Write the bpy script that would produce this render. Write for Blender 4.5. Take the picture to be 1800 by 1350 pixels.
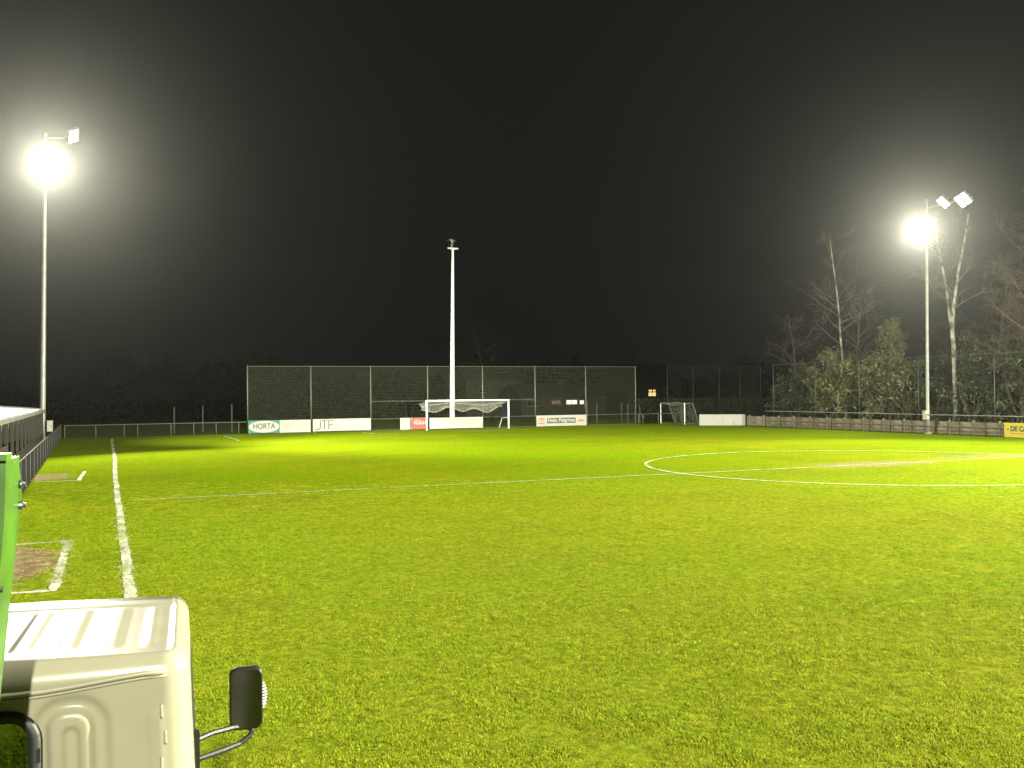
import bpy, bmesh, math, random
import numpy as np
from mathutils import Vector, Matrix

for o in list(bpy.data.objects):
    bpy.data.objects.remove(o, do_unlink=True)
SC = bpy.context.scene
COL = SC.collection
R = math.radians

# ------------------------------------------------------------------ camera
F_PX, YAW, PITCH, ROLL, EYE = 1696.4, 0.397448, 0.010889, -0.010631, 2.967
def camera_axes():
    cy, sy = math.cos(YAW), math.sin(YAW)
    f = Vector((sy*math.cos(PITCH), cy*math.cos(PITCH), math.sin(PITCH)))
    r = Vector((cy, -sy, 0)); u = r.cross(f)
    return r*math.cos(ROLL)+u*math.sin(ROLL), -r*math.sin(ROLL)+u*math.cos(ROLL), f
_r, _u, _f = camera_axes()
cam = bpy.data.cameras.new('camera')
cam.sensor_width = 36; cam.lens = 36*F_PX/1800
cam.clip_start = 0.05; cam.clip_end = 2000
camo = bpy.data.objects.new('camera', cam); COL.objects.link(camo)
camo.matrix_world = Matrix(((_r.x, _u.x, -_f.x, 0), (_r.y, _u.y, -_f.y, 0), (_r.z, _u.z, -_f.z, EYE), (0, 0, 0, 1)))
SC.camera = camo

# ------------------------------------------------------------------ night sky, exposure
EXPO = 5.0
world = bpy.data.worlds.new('World'); SC.world = world; world.use_nodes = True
wn = world.node_tree
bg = wn.nodes['Background']
bg.inputs['Color'].default_value = (0.95, 1.0, 0.86, 1)
bg.inputs['Strength'].default_value = 0.0080/2**EXPO
SC.view_settings.view_transform = 'Standard'
SC.view_settings.look = 'None'
SC.view_settings.exposure = EXPO
SC.view_settings.gamma = 1
SC.view_settings.use_curve_mapping = False
SC.cycles.use_denoising = True
SC.cycles.max_bounces = 4
SC.cycles.diffuse_bounces = 2
SC.cycles.transparent_max_bounces = 24
SC.cycles.volume_bounces = 0
SC.cycles.sample_clamp_indirect = 2.0
SC.cycles.use_light_tree = True
LAMP_COLOUR = (1.0, 0.975, 0.77)

# ------------------------------------------------------------------ helpers
class MB:
    """collects geometry of one mesh"""
    def __init__(s): s.v = []; s.f = []; s.mi = []
    def add(s, vs, fs, mi=0):
        b = len(s.v); s.v += [tuple(p) for p in vs]
        s.f += [tuple(b+i for i in f) for f in fs]; s.mi += [mi]*len(fs)
        return s
    def box(s, x0, x1, y0, y1, z0, z1, mi=0):
        return s.add([(x, y, z) for x in (x0, x1) for y in (y0, y1) for z in (z0, z1)],
                     [(0, 1, 3, 2), (4, 6, 7, 5), (0, 4, 5, 1), (2, 3, 7, 6), (0, 2, 6, 4), (1, 5, 7, 3)], mi)
    def tube(s, pts, rad, n=8, mi=0, cap=True):
        pts = [Vector(p) for p in pts]
        rads = rad if isinstance(rad, (list, tuple)) else [rad]*len(pts)
        b = len(s.v); prev = None
        for i, p in enumerate(pts):
            d = (pts[min(i+1, len(pts)-1)]-pts[max(i-1, 0)])
            if d.length < 1e-9: d = Vector((0, 0, 1))
            d.normalize()
            if prev is None:
                a = Vector((1, 0, 0)) if abs(d.x) < 0.9 else Vector((0, 1, 0))
            else: a = prev
            a = (a-d*a.dot(d)); a.normalize(); prev = a
            c = d.cross(a)
            for k in range(n):
                t = 2*math.pi*k/n
                q = p+(a*math.cos(t)+c*math.sin(t))*rads[i]
                s.v.append((q.x, q.y, q.z))
        for i in range(len(pts)-1):
            for k in range(n):
                s.f.append((b+i*n+k, b+i*n+(k+1) % n, b+(i+1)*n+(k+1) % n, b+(i+1)*n+k)); s.mi.append(mi)
        if cap:
            s.f.append(tuple(b+k for k in reversed(range(n)))); s.mi.append(mi)
            e = b+(len(pts)-1)*n
            s.f.append(tuple(e+k for k in range(n))); s.mi.append(mi)
        return s
    def mesh(s, name, smooth=False):
        me = bpy.data.meshes.new(name)
        me.from_pydata(s.v, [], s.f)
        if smooth:
            me.polygons.foreach_set('use_smooth', [True]*len(s.f))
        if any(s.mi): me.polygons.foreach_set('material_index', s.mi)
        me.update()
        return me
    def obj(s, name, mat, parent=None, smooth=False, loc=None):
        me = s.mesh(name, smooth)
        for m in (mat if isinstance(mat, (list, tuple)) else [mat]): me.materials.append(m)
        return put(name, me, parent, loc)

def put(name, me, parent=None, loc=None):
    o = bpy.data.objects.new(name, me); COL.objects.link(o)
    if parent: o.parent = parent
    if loc: o.location = loc
    return o
def tag(o, label, cat, group=None):
    o['label'] = label; o['category'] = cat
    if group: o['group'] = group
    return o
def struct(o, label=None, cat=None, kind='structure'):
    o['kind'] = kind
    if label: o['label'] = label
    if cat: o['category'] = cat
    return o
def thing(name, label, cat, loc=(0, 0, 0), rz=0, group=None):
    o = bpy.data.objects.new(name, None); COL.objects.link(o)
    o.location = loc; o.rotation_euler = (0, 0, rz); o.empty_display_size = 0.3
    return tag(o, label, cat, group)

# ------------------------------------------------------------------ materials
def mat(name, col, rough=0.6, metal=0.0, noise=0.0, scale=8.0, bump=0.0, bscale=40.0, col2=None, spec=0.5, coat=0.0):
    m = bpy.data.materials.new(name); m.use_nodes = True
    nt = m.node_tree; b = nt.nodes['Principled BSDF']
    b.inputs['Base Color'].default_value = (*col, 1); b.inputs['Roughness'].default_value = rough
    b.inputs['Metallic'].default_value = metal; b.inputs['Specular IOR Level'].default_value = spec
    b.inputs['Coat Weight'].default_value = coat
    if noise or col2:
        tc = nt.nodes.new('ShaderNodeTexCoord'); n = nt.nodes.new('ShaderNodeTexNoise')
        n.inputs['Scale'].default_value = scale; n.inputs['Detail'].default_value = 6
        nt.links.new(tc.outputs['Object'], n.inputs['Vector'])
        rp = nt.nodes.new('ShaderNodeValToRGB')
        c2 = col2 or tuple(c*(1-noise) for c in col)
        rp.color_ramp.elements[0].position = 0.35; rp.color_ramp.elements[1].position = 0.68
        rp.color_ramp.elements[0].color = (*c2, 1); rp.color_ramp.elements[1].color = (*col, 1)
        nt.links.new(n.outputs['Fac'], rp.inputs['Fac']); nt.links.new(rp.outputs['Color'], b.inputs['Base Color'])
    if bump:
        tc = nt.nodes.new('ShaderNodeTexCoord'); n = nt.nodes.new('ShaderNodeTexNoise')
        n.inputs['Scale'].default_value = bscale; n.inputs['Detail'].default_value = 4
        nt.links.new(tc.outputs['Object'], n.inputs['Vector'])
        bp = nt.nodes.new('ShaderNodeBump'); bp.inputs['Strength'].default_value = bump; bp.inputs['Distance'].default_value = 0.02
        nt.links.new(n.outputs['Fac'], bp.inputs['Height']); nt.links.new(bp.outputs['Normal'], b.inputs['Normal'])
    return m
def emit(name, col, strength):
    m = bpy.data.materials.new(name); m.use_nodes = True
    nt = m.node_tree; nt.nodes.clear()
    e = nt.nodes.new('ShaderNodeEmission'); e.inputs['Color'].default_value = (*col, 1); e.inputs['Strength'].default_value = strength
    o = nt.nodes.new('ShaderNodeOutputMaterial'); nt.links.new(e.outputs[0], o.inputs['Surface'])
    m.cycles.emission_sampling = 'NONE'      # the spot lamps in the heads do the lighting
    return m

M = dict(
    galv=mat('galvanised_steel', (0.26, 0.265, 0.245), 0.5, 0.3, noise=0.25, scale=3),
    pole=mat('pole_paint', (0.78, 0.78, 0.72), 0.5, 0.0, noise=0.12, scale=2),
    green_steel=mat('green_fence_steel', (0.125, 0.15, 0.115), 0.5, 0.2, noise=0.3, scale=2),
    wire=mat('green_wire', (0.14, 0.17, 0.10), 0.6, 0.0),
    black_wire=mat('black_wire', (0.012, 0.012, 0.010), 0.8),
    dull_galv=mat('dull_galvanised', (0.13, 0.13, 0.115), 0.7, noise=0.25, scale=3),
    dark_wire=mat('dark_wire', (0.05, 0.055, 0.045), 0.6, 0.0),
    white_gloss=mat('goal_white', (0.80, 0.80, 0.78), 0.4, noise=0.06, scale=3),
    board_white=mat('board_white', (0.33, 0.33, 0.30), 0.5, noise=0.07, scale=1.2),
    grey_print=mat('grey_print', (0.22, 0.22, 0.20), 0.6),
    pale_print=mat('pale_print', (0.36, 0.34, 0.29), 0.6),
    tan_print=mat('tan_print', (0.28, 0.23, 0.16), 0.6),
    dark_print=mat('dark_print', (0.06, 0.06, 0.055), 0.6),
    letter_grey=mat('letter_grey', (0.06, 0.055, 0.045), 0.6),
    teal=mat('teal_print', (0.012, 0.13, 0.095), 0.5, noise=0.15, scale=3),
    red=mat('red_print', (0.34, 0.022, 0.010), 0.5, noise=0.12, scale=3),
    orange=mat('orange_print', (0.40, 0.15, 0.06), 0.6),
    yellow=mat('yellow_board', (0.55, 0.44, 0.01), 0.5, noise=0.08, scale=2),
    net=mat('net_cord', (0.42, 0.41, 0.36), 0.7),
    net_blue=mat('net_cord_blue', (0.03, 0.035, 0.11), 0.7),
    concrete=mat('concrete', (0.27, 0.235, 0.165), 0.85, col2=(0.11, 0.095, 0.06), scale=2.2, bump=0.4, bscale=30),
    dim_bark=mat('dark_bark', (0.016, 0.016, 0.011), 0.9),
    bark=mat('bark', (0.16, 0.13, 0.10), 0.9, noise=0.5, scale=4),
    twig=mat('twig', (0.12, 0.092, 0.078), 0.8),
    birch=mat('birch_bark', (0.55, 0.53, 0.47), 0.7, col2=(0.06, 0.055, 0.05), scale=1.6),
    white_roof=mat('white_roof_sheet', (0.74, 0.74, 0.70), 0.55, noise=0.12, scale=0.8),
    dark_wood=mat('dark_wood', (0.022, 0.018, 0.013), 0.8, noise=0.4, scale=3),
    brown_panel=mat('brown_panel', (0.028, 0.023, 0.017), 0.7, noise=0.25, scale=2),
    dark_metal=mat('dark_metal', (0.03, 0.03, 0.03), 0.5, 0.4),
    brick=mat('house_brick', (0.026, 0.019, 0.015), 0.85, noise=0.35, scale=4),
    render_wall=mat('house_render', (0.028, 0.027, 0.023), 0.85, noise=0.2, scale=2),
    tile=mat('roof_tile', (0.018, 0.017, 0.016), 0.8, noise=0.3, scale=6),
    frame_dark=mat('window_frame', (0.06, 0.05, 0.045), 0.6),
    lamp_body=mat('lamp_body', (0.22, 0.22, 0.21), 0.45, 0.5),
    cabinet=mat('cabinet_grey', (0.33, 0.33, 0.28), 0.6, noise=0.2, scale=5),
    truck_white=mat('truck_paint', (0.25, 0.238, 0.172), 0.30, noise=0.10, scale=5, spec=0.28),
    rubber=mat('black_rubber', (0.012, 0.012, 0.012), 0.55),
    black_plastic=mat('black_plastic', (0.012, 0.012, 0.012), 0.5, spec=0.25),
    truck_green=mat('green_machine_paint', (0.045, 0.145, 0.007), 0.4, noise=0.45, scale=9, coat=0.3),
    mirror=mat('mirror_glass', (0.06, 0.06, 0.06), 0.08, 1.0),
    tyre=mat('tyre', (0.015, 0.015, 0.015), 0.9),
    seat=mat('seat_fabric', (0.02, 0.02, 0.022), 0.9),
    bolt=mat('worn_bolt', (0.10, 0.10, 0.09), 0.4, 0.6),
    dim_post=mat('dark_post', (0.045, 0.045, 0.04), 0.7),  # very dark even grey for the posts and the left fence rail
    dim_green=mat('dull_green_steel', (0.035, 0.04, 0.03), 0.6),
    bed=mat('bed_steel', (0.10, 0.11, 0.10), 0.6, 0.3, noise=0.4, scale=5),
)
def glass_mat(name, tint, rough=0.02, mixf=0.8):
    m = bpy.data.materials.new(name); m.use_nodes = True
    nt = m.node_tree; nt.nodes.clear()
    t = nt.nodes.new('ShaderNodeBsdfTransparent'); t.inputs['Color'].default_value = (*tint, 1)
    g = nt.nodes.new('ShaderNodeBsdfGlossy'); g.inputs['Roughness'].default_value = rough
    fr = nt.nodes.new('ShaderNodeFresnel'); fr.inputs['IOR'].default_value = 1.5
    mx = nt.nodes.new('ShaderNodeMixShader'); o = nt.nodes.new('ShaderNodeOutputMaterial')
    nt.links.new(fr.outputs[0], mx.inputs['Fac']); nt.links.new(t.outputs[0], mx.inputs[1]); nt.links.new(g.outputs[0], mx.inputs[2])
    nt.links.new(mx.outputs[0], o.inputs['Surface'])
    return m
M['glass'] = glass_mat('window_glass', (0.55, 0.6, 0.55))
M['lens'] = emit('lamp_lens', LAMP_COLOUR, 0.5)
M['lit_warm'] = emit('lit_window_warm', (1.0, 0.72, 0.26), 0.036)
M['lit_white'] = emit('lit_window_white', (1.0, 0.88, 0.68), 0.05)
M['lit_dim'] = emit('lit_window_dim', (1.0, 0.62, 0.42), 0.006)

def leaf_mat(name, a, b, rough=0.4, spec=0.5):
    m = bpy.data.materials.new(name); m.use_nodes = True
    nt = m.node_tree; p = nt.nodes['Principled BSDF']; p.inputs['Roughness'].default_value = rough; p.inputs['Specular IOR Level'].default_value = spec
    g = nt.nodes.new('ShaderNodeNewGeometry'); rp = nt.nodes.new('ShaderNodeValToRGB')
    rp.color_ramp.elements[0].color = (*a, 1); rp.color_ramp.elements[1].color = (*b, 1)
    nt.links.new(g.outputs['Random Per Island'], rp.inputs['Fac']); nt.links.new(rp.outputs['Color'], p.inputs['Base Color'])
    tr = nt.nodes.new('ShaderNodeBsdfTranslucent'); nt.links.new(rp.outputs['Color'], tr.inputs['Color'])
    mx = nt.nodes.new('ShaderNodeMixShader'); mx.inputs['Fac'].default_value = 0.25
    nt.links.new(p.outputs[0], mx.inputs[1]); nt.links.new(tr.outputs[0], mx.inputs[2])
    nt.links.new(mx.outputs[0], nt.nodes['Material Output'].inputs['Surface'])
    return m
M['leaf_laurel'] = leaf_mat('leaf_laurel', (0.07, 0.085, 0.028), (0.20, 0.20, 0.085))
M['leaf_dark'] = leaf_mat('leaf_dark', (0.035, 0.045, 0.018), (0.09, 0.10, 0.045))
M['leaf_far'] = leaf_mat('leaf_far', (0.0085, 0.0085, 0.007), (0.013, 0.013, 0.011), 1.0, 0.0)
M['leaf_hedge'] = leaf_mat('leaf_hedge', (0.03, 0.045, 0.015), (0.075, 0.09, 0.03))

# pitch colour: shared by the ground sheet and the grass blades (depends on the place in the world only)
XT, XG, YG, YH = 0.293, 28.478, 77.541, 30.219        # left touchline, goal centre, goal line, halfway line
def pitch_group():
    ng = bpy.data.node_groups.new('pitch_colour', 'ShaderNodeTree')
    ng.interface.new_socket('Color', in_out='OUTPUT', socket_type='NodeSocketColor')
    N, L = ng.nodes, ng.links
    out = N.new('NodeGroupOutput'); geo = N.new('ShaderNodeNewGeometry')
    def noise(scale, detail=4, stretch=None):
        n = N.new('ShaderNodeTexNoise'); n.inputs['Scale'].default_value = scale; n.inputs['Detail'].default_value = detail
        if stretch:
            mp = N.new('ShaderNodeMapping'); mp.inputs['Scale'].default_value = stretch
            L.new(geo.outputs['Position'], mp.inputs['Vector']); L.new(mp.outputs[0], n.inputs['Vector'])
        else: L.new(geo.outputs['Position'], n.inputs['Vector'])
        return n.outputs['Fac']
    def ramp(fac, p0, p1, c0=(0, 0, 0), c1=(1, 1, 1)):
        r = N.new('ShaderNodeValToRGB'); e = r.color_ramp.elements
        e[0].position = p0; e[1].position = p1; e[0].color = (*c0, 1); e[1].color = (*c1, 1)
        L.new(fac, r.inputs['Fac']); return r.outputs['Color']
    def mix(fac, a, b):
        m = N.new('ShaderNodeMix'); m.data_type = 'RGBA'
        for sck, val in ((m.inputs['Factor'], fac), (m.inputs['A'], a), (m.inputs['B'], b)):
            if hasattr(val, 'links') or hasattr(val, 'is_output'): L.new(val, sck)
            elif isinstance(val, tuple): sck.default_value = (*val, 1)
            else: sck.default_value = val
        return m.outputs['Result']
    def math_(op, a, b=None, c=None):
        m = N.new('ShaderNodeMath'); m.operation = op
        for i, val in enumerate((a, b, c)):
            if val is None: continue
            if hasattr(val, 'is_output'): L.new(val, m.inputs[i])
            else: m.inputs[i].default_value = val
        return m.outputs[0]
    sep = N.new('ShaderNodeSeparateXYZ'); L.new(geo.outputs['Position'], sep.inputs[0])
    x, y = sep.outputs['X'], sep.outputs['Y']
    fine = noise(2.6, 8, (1, 1, 1)); mid = noise(0.45, 5); big = noise(0.075, 3)
    c = mix(ramp(mid, 0.36, 0.66), (0.108, 0.158, 0.0012), (0.150, 0.178, 0.0040))
    c = mix(ramp(big, 0.38, 0.62), c, (0.100, 0.172, 0.0008))
    c = mix(math_('MULTIPLY', ramp(noise(0.2, 5), 0.50, 0.70), 0.40), c, (0.088, 0.105, 0.006))
    straw = math_('MULTIPLY', ramp(fine, 0.46, 0.72), 0.6)
    c = mix(straw, c, (0.21, 0.20, 0.012))
    # near end of the ground: more straw among the grass
    near = ramp(math_('DIVIDE', y, 60.0), 0.12, 0.62, (1, 1, 1), (0, 0, 0))
    c = mix(math_('MULTIPLY', near, 0.58), c, (0.156, 0.172, 0.017))
    # worn earth: technical areas and the centre spot
    def worn(cx, cy, rx, ry, soft, amt):
        dx = math_('DIVIDE', math_('SUBTRACT', x, cx), rx); dy = math_('DIVIDE', math_('SUBTRACT', y, cy), ry)
        d = math_('ADD', math_('POWER', math_('ABSOLUTE', dx), 2.5), math_('POWER', math_('ABSOLUTE', dy), 2.5))
        d = math_('ADD', d, math_('MULTIPLY', math_('SUBTRACT', noise(1.5, 6), 0.5), 2.2))
        return math_('MULTIPLY', ramp(d, 1-soft, 1+soft, (1, 1, 1), (0, 0, 0)), amt)
    earth = mix(ramp(noise(3.5, 8), 0.35, 0.7), (0.17, 0.125, 0.065), (0.29, 0.225, 0.14))
    for a in ((-1.75, 19.5, 0.95, 2.5, 0.7, 0.95), (-2.1, 41.0, 1.05, 2.0, 0.95, 0.85),
              (28.5, 30.4, 3.2, 1.5, 0.8, 0.55), (28.4, 74.0, 3.2, 1.8, 0.8, 0.35), (36.0, 31.5, 4.0, 1.2, 0.9, 0.3)):
        c = mix(worn(*a), c, earth)
    # tufts: pale and deep clumps, their light and shade put into the grass colour
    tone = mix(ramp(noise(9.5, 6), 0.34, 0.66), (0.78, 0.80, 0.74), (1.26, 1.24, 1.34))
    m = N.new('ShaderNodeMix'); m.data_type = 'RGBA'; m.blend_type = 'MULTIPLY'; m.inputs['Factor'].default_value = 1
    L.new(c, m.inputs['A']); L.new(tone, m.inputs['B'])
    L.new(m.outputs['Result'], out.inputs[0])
    return ng
PITCH_NG = pitch_group()
def pitch_mat(name, bump, tint=1.0):
    m = bpy.data.materials.new(name); m.use_nodes = True
    nt = m.node_tree; b = nt.nodes['Principled BSDF']; b.inputs['Roughness'].default_value = 0.75
    b.inputs['Specular IOR Level'].default_value = 0.0
    g = nt.nodes.new('ShaderNodeGroup'); g.node_tree = PITCH_NG
    geo = nt.nodes.new('ShaderNodeNewGeometry')
    src = g.outputs[0]
    if tint != 1.0:
        mx = nt.nodes.new('ShaderNodeMix'); mx.data_type = 'RGBA'; mx.blend_type = 'MULTIPLY'; mx.inputs['Factor'].default_value = 1
        mx.inputs['B'].default_value = (tint, tint, tint, 1); nt.links.new(src, mx.inputs['A']); src = mx.outputs['Result']
    # fine tonal grain of the sward
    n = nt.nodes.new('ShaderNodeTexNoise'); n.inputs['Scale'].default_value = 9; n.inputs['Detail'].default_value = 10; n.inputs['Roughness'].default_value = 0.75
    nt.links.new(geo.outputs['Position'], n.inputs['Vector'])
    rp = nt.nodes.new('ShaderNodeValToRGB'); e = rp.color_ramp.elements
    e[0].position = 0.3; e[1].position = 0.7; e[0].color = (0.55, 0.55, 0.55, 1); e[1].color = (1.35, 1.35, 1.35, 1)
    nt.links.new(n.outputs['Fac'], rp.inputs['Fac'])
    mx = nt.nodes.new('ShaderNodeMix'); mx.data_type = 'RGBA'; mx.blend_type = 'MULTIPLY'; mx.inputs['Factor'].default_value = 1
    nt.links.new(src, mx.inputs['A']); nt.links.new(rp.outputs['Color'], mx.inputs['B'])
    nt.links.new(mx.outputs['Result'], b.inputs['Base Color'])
    if bump:
        bp = nt.nodes.new('ShaderNodeBump'); bp.inputs['Strength'].default_value = bump; bp.inputs['Distance'].default_value = 0.05
        nt.links.new(n.outputs['Fac'], bp.inputs['Height']); nt.links.new(bp.outputs['Normal'], b.inputs['Normal'])
    return m
def blade_mat():
    m = bpy.data.materials.new('grass_blade'); m.use_nodes = True
    nt = m.node_tree; b = nt.nodes['Principled BSDF']; b.inputs['Roughness'].default_value = 0.55
    b.inputs['Specular IOR Level'].default_value = 0.03
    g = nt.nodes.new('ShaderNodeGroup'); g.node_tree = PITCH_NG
    oi = nt.nodes.new('ShaderNodeObjectInfo')
    rp = nt.nodes.new('ShaderNodeValToRGB'); e = rp.color_ramp.elements
    e[0].color = (1.35, 1.38, 1.0, 1); e[1].color = (1.75, 1.70, 1.5, 1)
    nt.links.new(oi.outputs['Random'], rp.inputs['Fac'])
    mx = nt.nodes.new('ShaderNodeMix'); mx.data_type = 'RGBA'; mx.blend_type = 'MULTIPLY'; mx.inputs['Factor'].default_value = 1
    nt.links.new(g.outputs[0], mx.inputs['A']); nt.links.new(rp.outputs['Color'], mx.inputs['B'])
    at = nt.nodes.new('ShaderNodeAttribute'); at.attribute_type = 'INSTANCER'; at.attribute_name = 'paint'
    mp = nt.nodes.new('ShaderNodeMix'); mp.data_type = 'RGBA'; mp.inputs['B'].default_value = (0.46, 0.45, 0.36, 1)
    nt.links.new(at.outputs['Fac'], mp.inputs['Factor']); nt.links.new(mx.outputs['Result'], mp.inputs['A'])
    nt.links.new(mp.outputs['Result'], b.inputs['Base Color'])
    tr = nt.nodes.new('ShaderNodeBsdfTranslucent'); nt.links.new(mp.outputs['Result'], tr.inputs['Color'])
    ms = nt.nodes.new('ShaderNodeMixShader'); ms.inputs['Fac'].default_value = 0.3
    nt.links.new(b.outputs[0], ms.inputs[1]); nt.links.new(tr.outputs[0], ms.inputs[2])
    nt.links.new(ms.outputs[0], nt.nodes['Material Output'].inputs['Surface'])
    return m
def paint_mat():
    m = bpy.data.materials.new('line_paint'); m.use_nodes = True
    nt = m.node_tree; b = nt.nodes['Principled BSDF']; b.inputs['Roughness'].default_value = 0.9
    b.inputs['Base Color'].default_value = (0.50, 0.50, 0.37, 1)
    geo = nt.nodes.new('ShaderNodeNewGeometry'); n = nt.nodes.new('ShaderNodeTexNoise')
    n.inputs['Scale'].default_value = 14; n.inputs['Detail'].default_value = 8; n.inputs['Roughness'].default_value = 0.7
    n2 = nt.nodes.new('ShaderNodeTexNoise'); n2.inputs['Scale'].default_value = 0.8; n2.inputs['Detail'].default_value = 3
    nt.links.new(geo.outputs['Position'], n.inputs['Vector']); nt.links.new(geo.outputs['Position'], n2.inputs['Vector'])
    ad = nt.nodes.new('ShaderNodeMath'); ad.operation = 'MULTIPLY_ADD'; ad.inputs[1].default_value = 0.55
    nt.links.new(n2.outputs['Fac'], ad.inputs[0]); nt.links.new(n.outputs['Fac'], ad.inputs[2])
    rp = nt.nodes.new('ShaderNodeValToRGB'); rp.color_ramp.elements[0].position = 0.60; rp.color_ramp.elements[1].position = 0.85
    nt.links.new(ad.outputs[0], rp.inputs['Fac'])
    tr = nt.nodes.new('ShaderNodeBsdfTransparent'); ms = nt.nodes.new('ShaderNodeMixShader')
    nt.links.new(rp.outputs['Color'], ms.inputs['Fac']); nt.links.new(tr.outputs[0], ms.inputs[1]); nt.links.new(b.outputs[0], ms.inputs[2])
    nt.links.new(ms.outputs[0], nt.nodes['Material Output'].inputs['Surface'])
    return m
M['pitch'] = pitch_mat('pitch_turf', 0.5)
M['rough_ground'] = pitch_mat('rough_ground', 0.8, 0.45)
M['blade'] = blade_mat()
M['paint'] = paint_mat()

# ------------------------------------------------------------------ ground and pitch
g = MB(); g.add([(-900, -900, 0), (900, -900, 0), (900, 1400, 0), (-900, 1400, 0)], [(0, 1, 2, 3)])
struct(g.obj('ground', M['rough_ground']))
g = MB()
nx, ny = 30, 60
for j in range(ny+1):
    for i in range(nx+1):
        xl = -2.45-0.0172*max(0, -20+101*j/ny-31)
        g.v.append((xl+(50.9-xl)*i/nx, -20+101*j/ny, 0.004))
for j in range(ny):
    for i in range(nx):
        a = j*(nx+1)+i; g.f.append((a, a+1, a+nx+2, a+nx+1)); g.mi.append(0)
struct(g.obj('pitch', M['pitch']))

# ------------------------------------------------------------------ painted lines (ragged strips 8 mm above the turf)
rnd = random.Random(5)
LINES = []          # centre polylines with half widths, kept for the grass blades
def strip(name, pts, w, parent_label=None, z=0.012):
    pts = [Vector((p[0], p[1])) for p in pts]
    fine = [pts[0]]
    for a, b in zip(pts, pts[1:]):
        n = max(1, int((b-a).length/0.16))
        fine += [a+(b-a)*(k+1)/n for k in range(n)]
    m = MB()
    wob = 0.0
    for i, p in enumerate(fine):
        d = fine[min(i+1, len(fine)-1)]-fine[max(i-1, 0)]; d.normalize(); nrm = Vector((-d.y, d.x))
        wob = 0.93*wob+rnd.uniform(-0.006, 0.006)
        for s in (-1, 1):
            q = p+nrm*(s*(w/2+rnd.uniform(-0.02, 0.015))+wob)
            m.v.append((q.x, q.y, z))
    for i in range(len(fine)-1):
        m.f.append((2*i, 2*i+1, 2*i+3, 2*i+2)); m.mi.append(0)
    o = m.obj(name, M['paint']); struct(o)
    LINES.append((np.array([(p.x, p.y) for p in fine]), w/2))
    return o
strip('touchline', [(XT, -17), (XT+0.02, 20), (XT-0.03, 38), (XT+0.04, 50), (XT, YG)], 0.17)
strip('goal_line', [(XT-0.1, YG), (XG+28, YG)][:1]+[(48.5, YG)], 0.12)
strip('halfway_line', [(XT+0.35, YH), (48.5, YH)], 0.088, z=0.016)
strip('centre_circle', [(XG+9.15*math.cos(t*math.pi/60), YH+9.15*math.sin(t*math.pi/60)) for t in range(121)], 0.115, z=0.020)
strip('penalty_area_line', [(XG-20.16, YG-0.1), (XG-20.16, YG-9.5)], 0.19)
strip('penalty_area_line', [(XG-20.16, YG-16.5), (XG+20.0, YG-16.5)], 0.05)
strip('goal_area_line', [(XG-9.16, YG-0.1), (XG-9.16, YG-5.5), (XG-4.5, YG-5.5)], 0.16)
strip('technical_area_line', [(-2.4, 16.75), (-0.78, 16.55), (-0.76, 22.25), (-2.4, 22.05)], 0.15)
strip('technical_area_line', [(-2.4, 38.6), (-0.95, 38.5), (-0.85, 43.2)], 0.14)

# ------------------------------------------------------------------ grass blades in front (uncountable: one object)
def tuft_mesh(seed):
    r = random.Random(seed); m = MB()
    for k in range(34):
        a = r.uniform(0, 6.283); d = 0.095*math.sqrt(r.random()); bx, by = d*math.cos(a), d*math.sin(a)
        t = r.uniform(0, 6.283); h = r.uniform(0.008, 0.023); w = r.uniform(0.0028, 0.005); ln = r.uniform(0.2, 1.1)*h
        ox, oy = math.cos(t)*w, math.sin(t)*w; lx, ly = -math.sin(t)*ln, math.cos(t)*ln
        m.add([(bx-ox, by-oy, 0), (bx+ox, by+oy, 0), (bx+lx*.4-ox*.8, by+ly*.4-oy*.8, h*.65), (bx+lx*.4+ox*.8, by+ly*.4+oy*.8, h*.65), (bx+lx, by+ly, h)],
              [(0, 1, 3, 2), (2, 3, 4)])
    me = m.mesh('grass_tuft'); me.materials.append(M['blade']); return me
def seg_dist(P, poly):
    best = np.full(len(P), 1e9)
    step = poly[::3] if len(poly) > 8 else poly
    if not np.allclose(step[-1], poly[-1]): step = np.vstack([step, poly[-1:]])
    for a, b in zip(step[:-1], step[1:]):
        if min(a[1], b[1]) > 36: continue
        d = b-a; t = np.clip(((P-a)@d)/max(1e-9, d@d), 0, 1)
        near = np.abs(P-(a+b)/2).max(1) < 2
        if near.any():
            Q = P[near]-(a+t[near, None]*d); best[near] = np.minimum(best[near], np.hypot(Q[:, 0], Q[:, 1]))
    return best
rng = np.random.default_rng(11)
fx, fy = math.sin(YAW), math.cos(YAW)
cand = rng.uniform((-4, 4), (44, 40), (420000, 2))
dep = cand[:, 0]*fx+cand[:, 1]*fy; lat = cand[:, 0]*fy-cand[:, 1]*fx
keep = (dep > 6.2) & (np.abs(lat) < dep*0.60+1.2) & (cand[:, 0] > -2.3)
dens = np.clip(1.0-(dep-13)/22, 0, 1)**1.3
keep &= rng.random(len(cand)) < dens
P = cand[keep]
paint = np.zeros(len(P)); drop = np.zeros(len(P), bool)
for poly, hw in LINES:
    d = seg_dist(P, poly)
    on = d < hw+rng.normal(0, 0.010, len(P))
    paint[on] = np.clip(rng.normal(0.85, 0.25, on.sum()), 0, 1)
    drop |= on & (rng.random(len(P)) < 0.6)
def worn_at(P, cx, cy, rx, ry): return (np.abs((P[:, 0]-cx)/rx)**2.5+np.abs((P[:, 1]-cy)/ry)**2.5) < 1
drop |= worn_at(P, -1.75, 19.6, 0.9, 2.2) & (rng.random(len(P)) < 0.82)
drop |= worn_at(P, 28.5, 30.4, 3.0, 1.4) & (rng.random(len(P)) < 0.5)
P, paint = P[~drop], paint[~drop]
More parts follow.
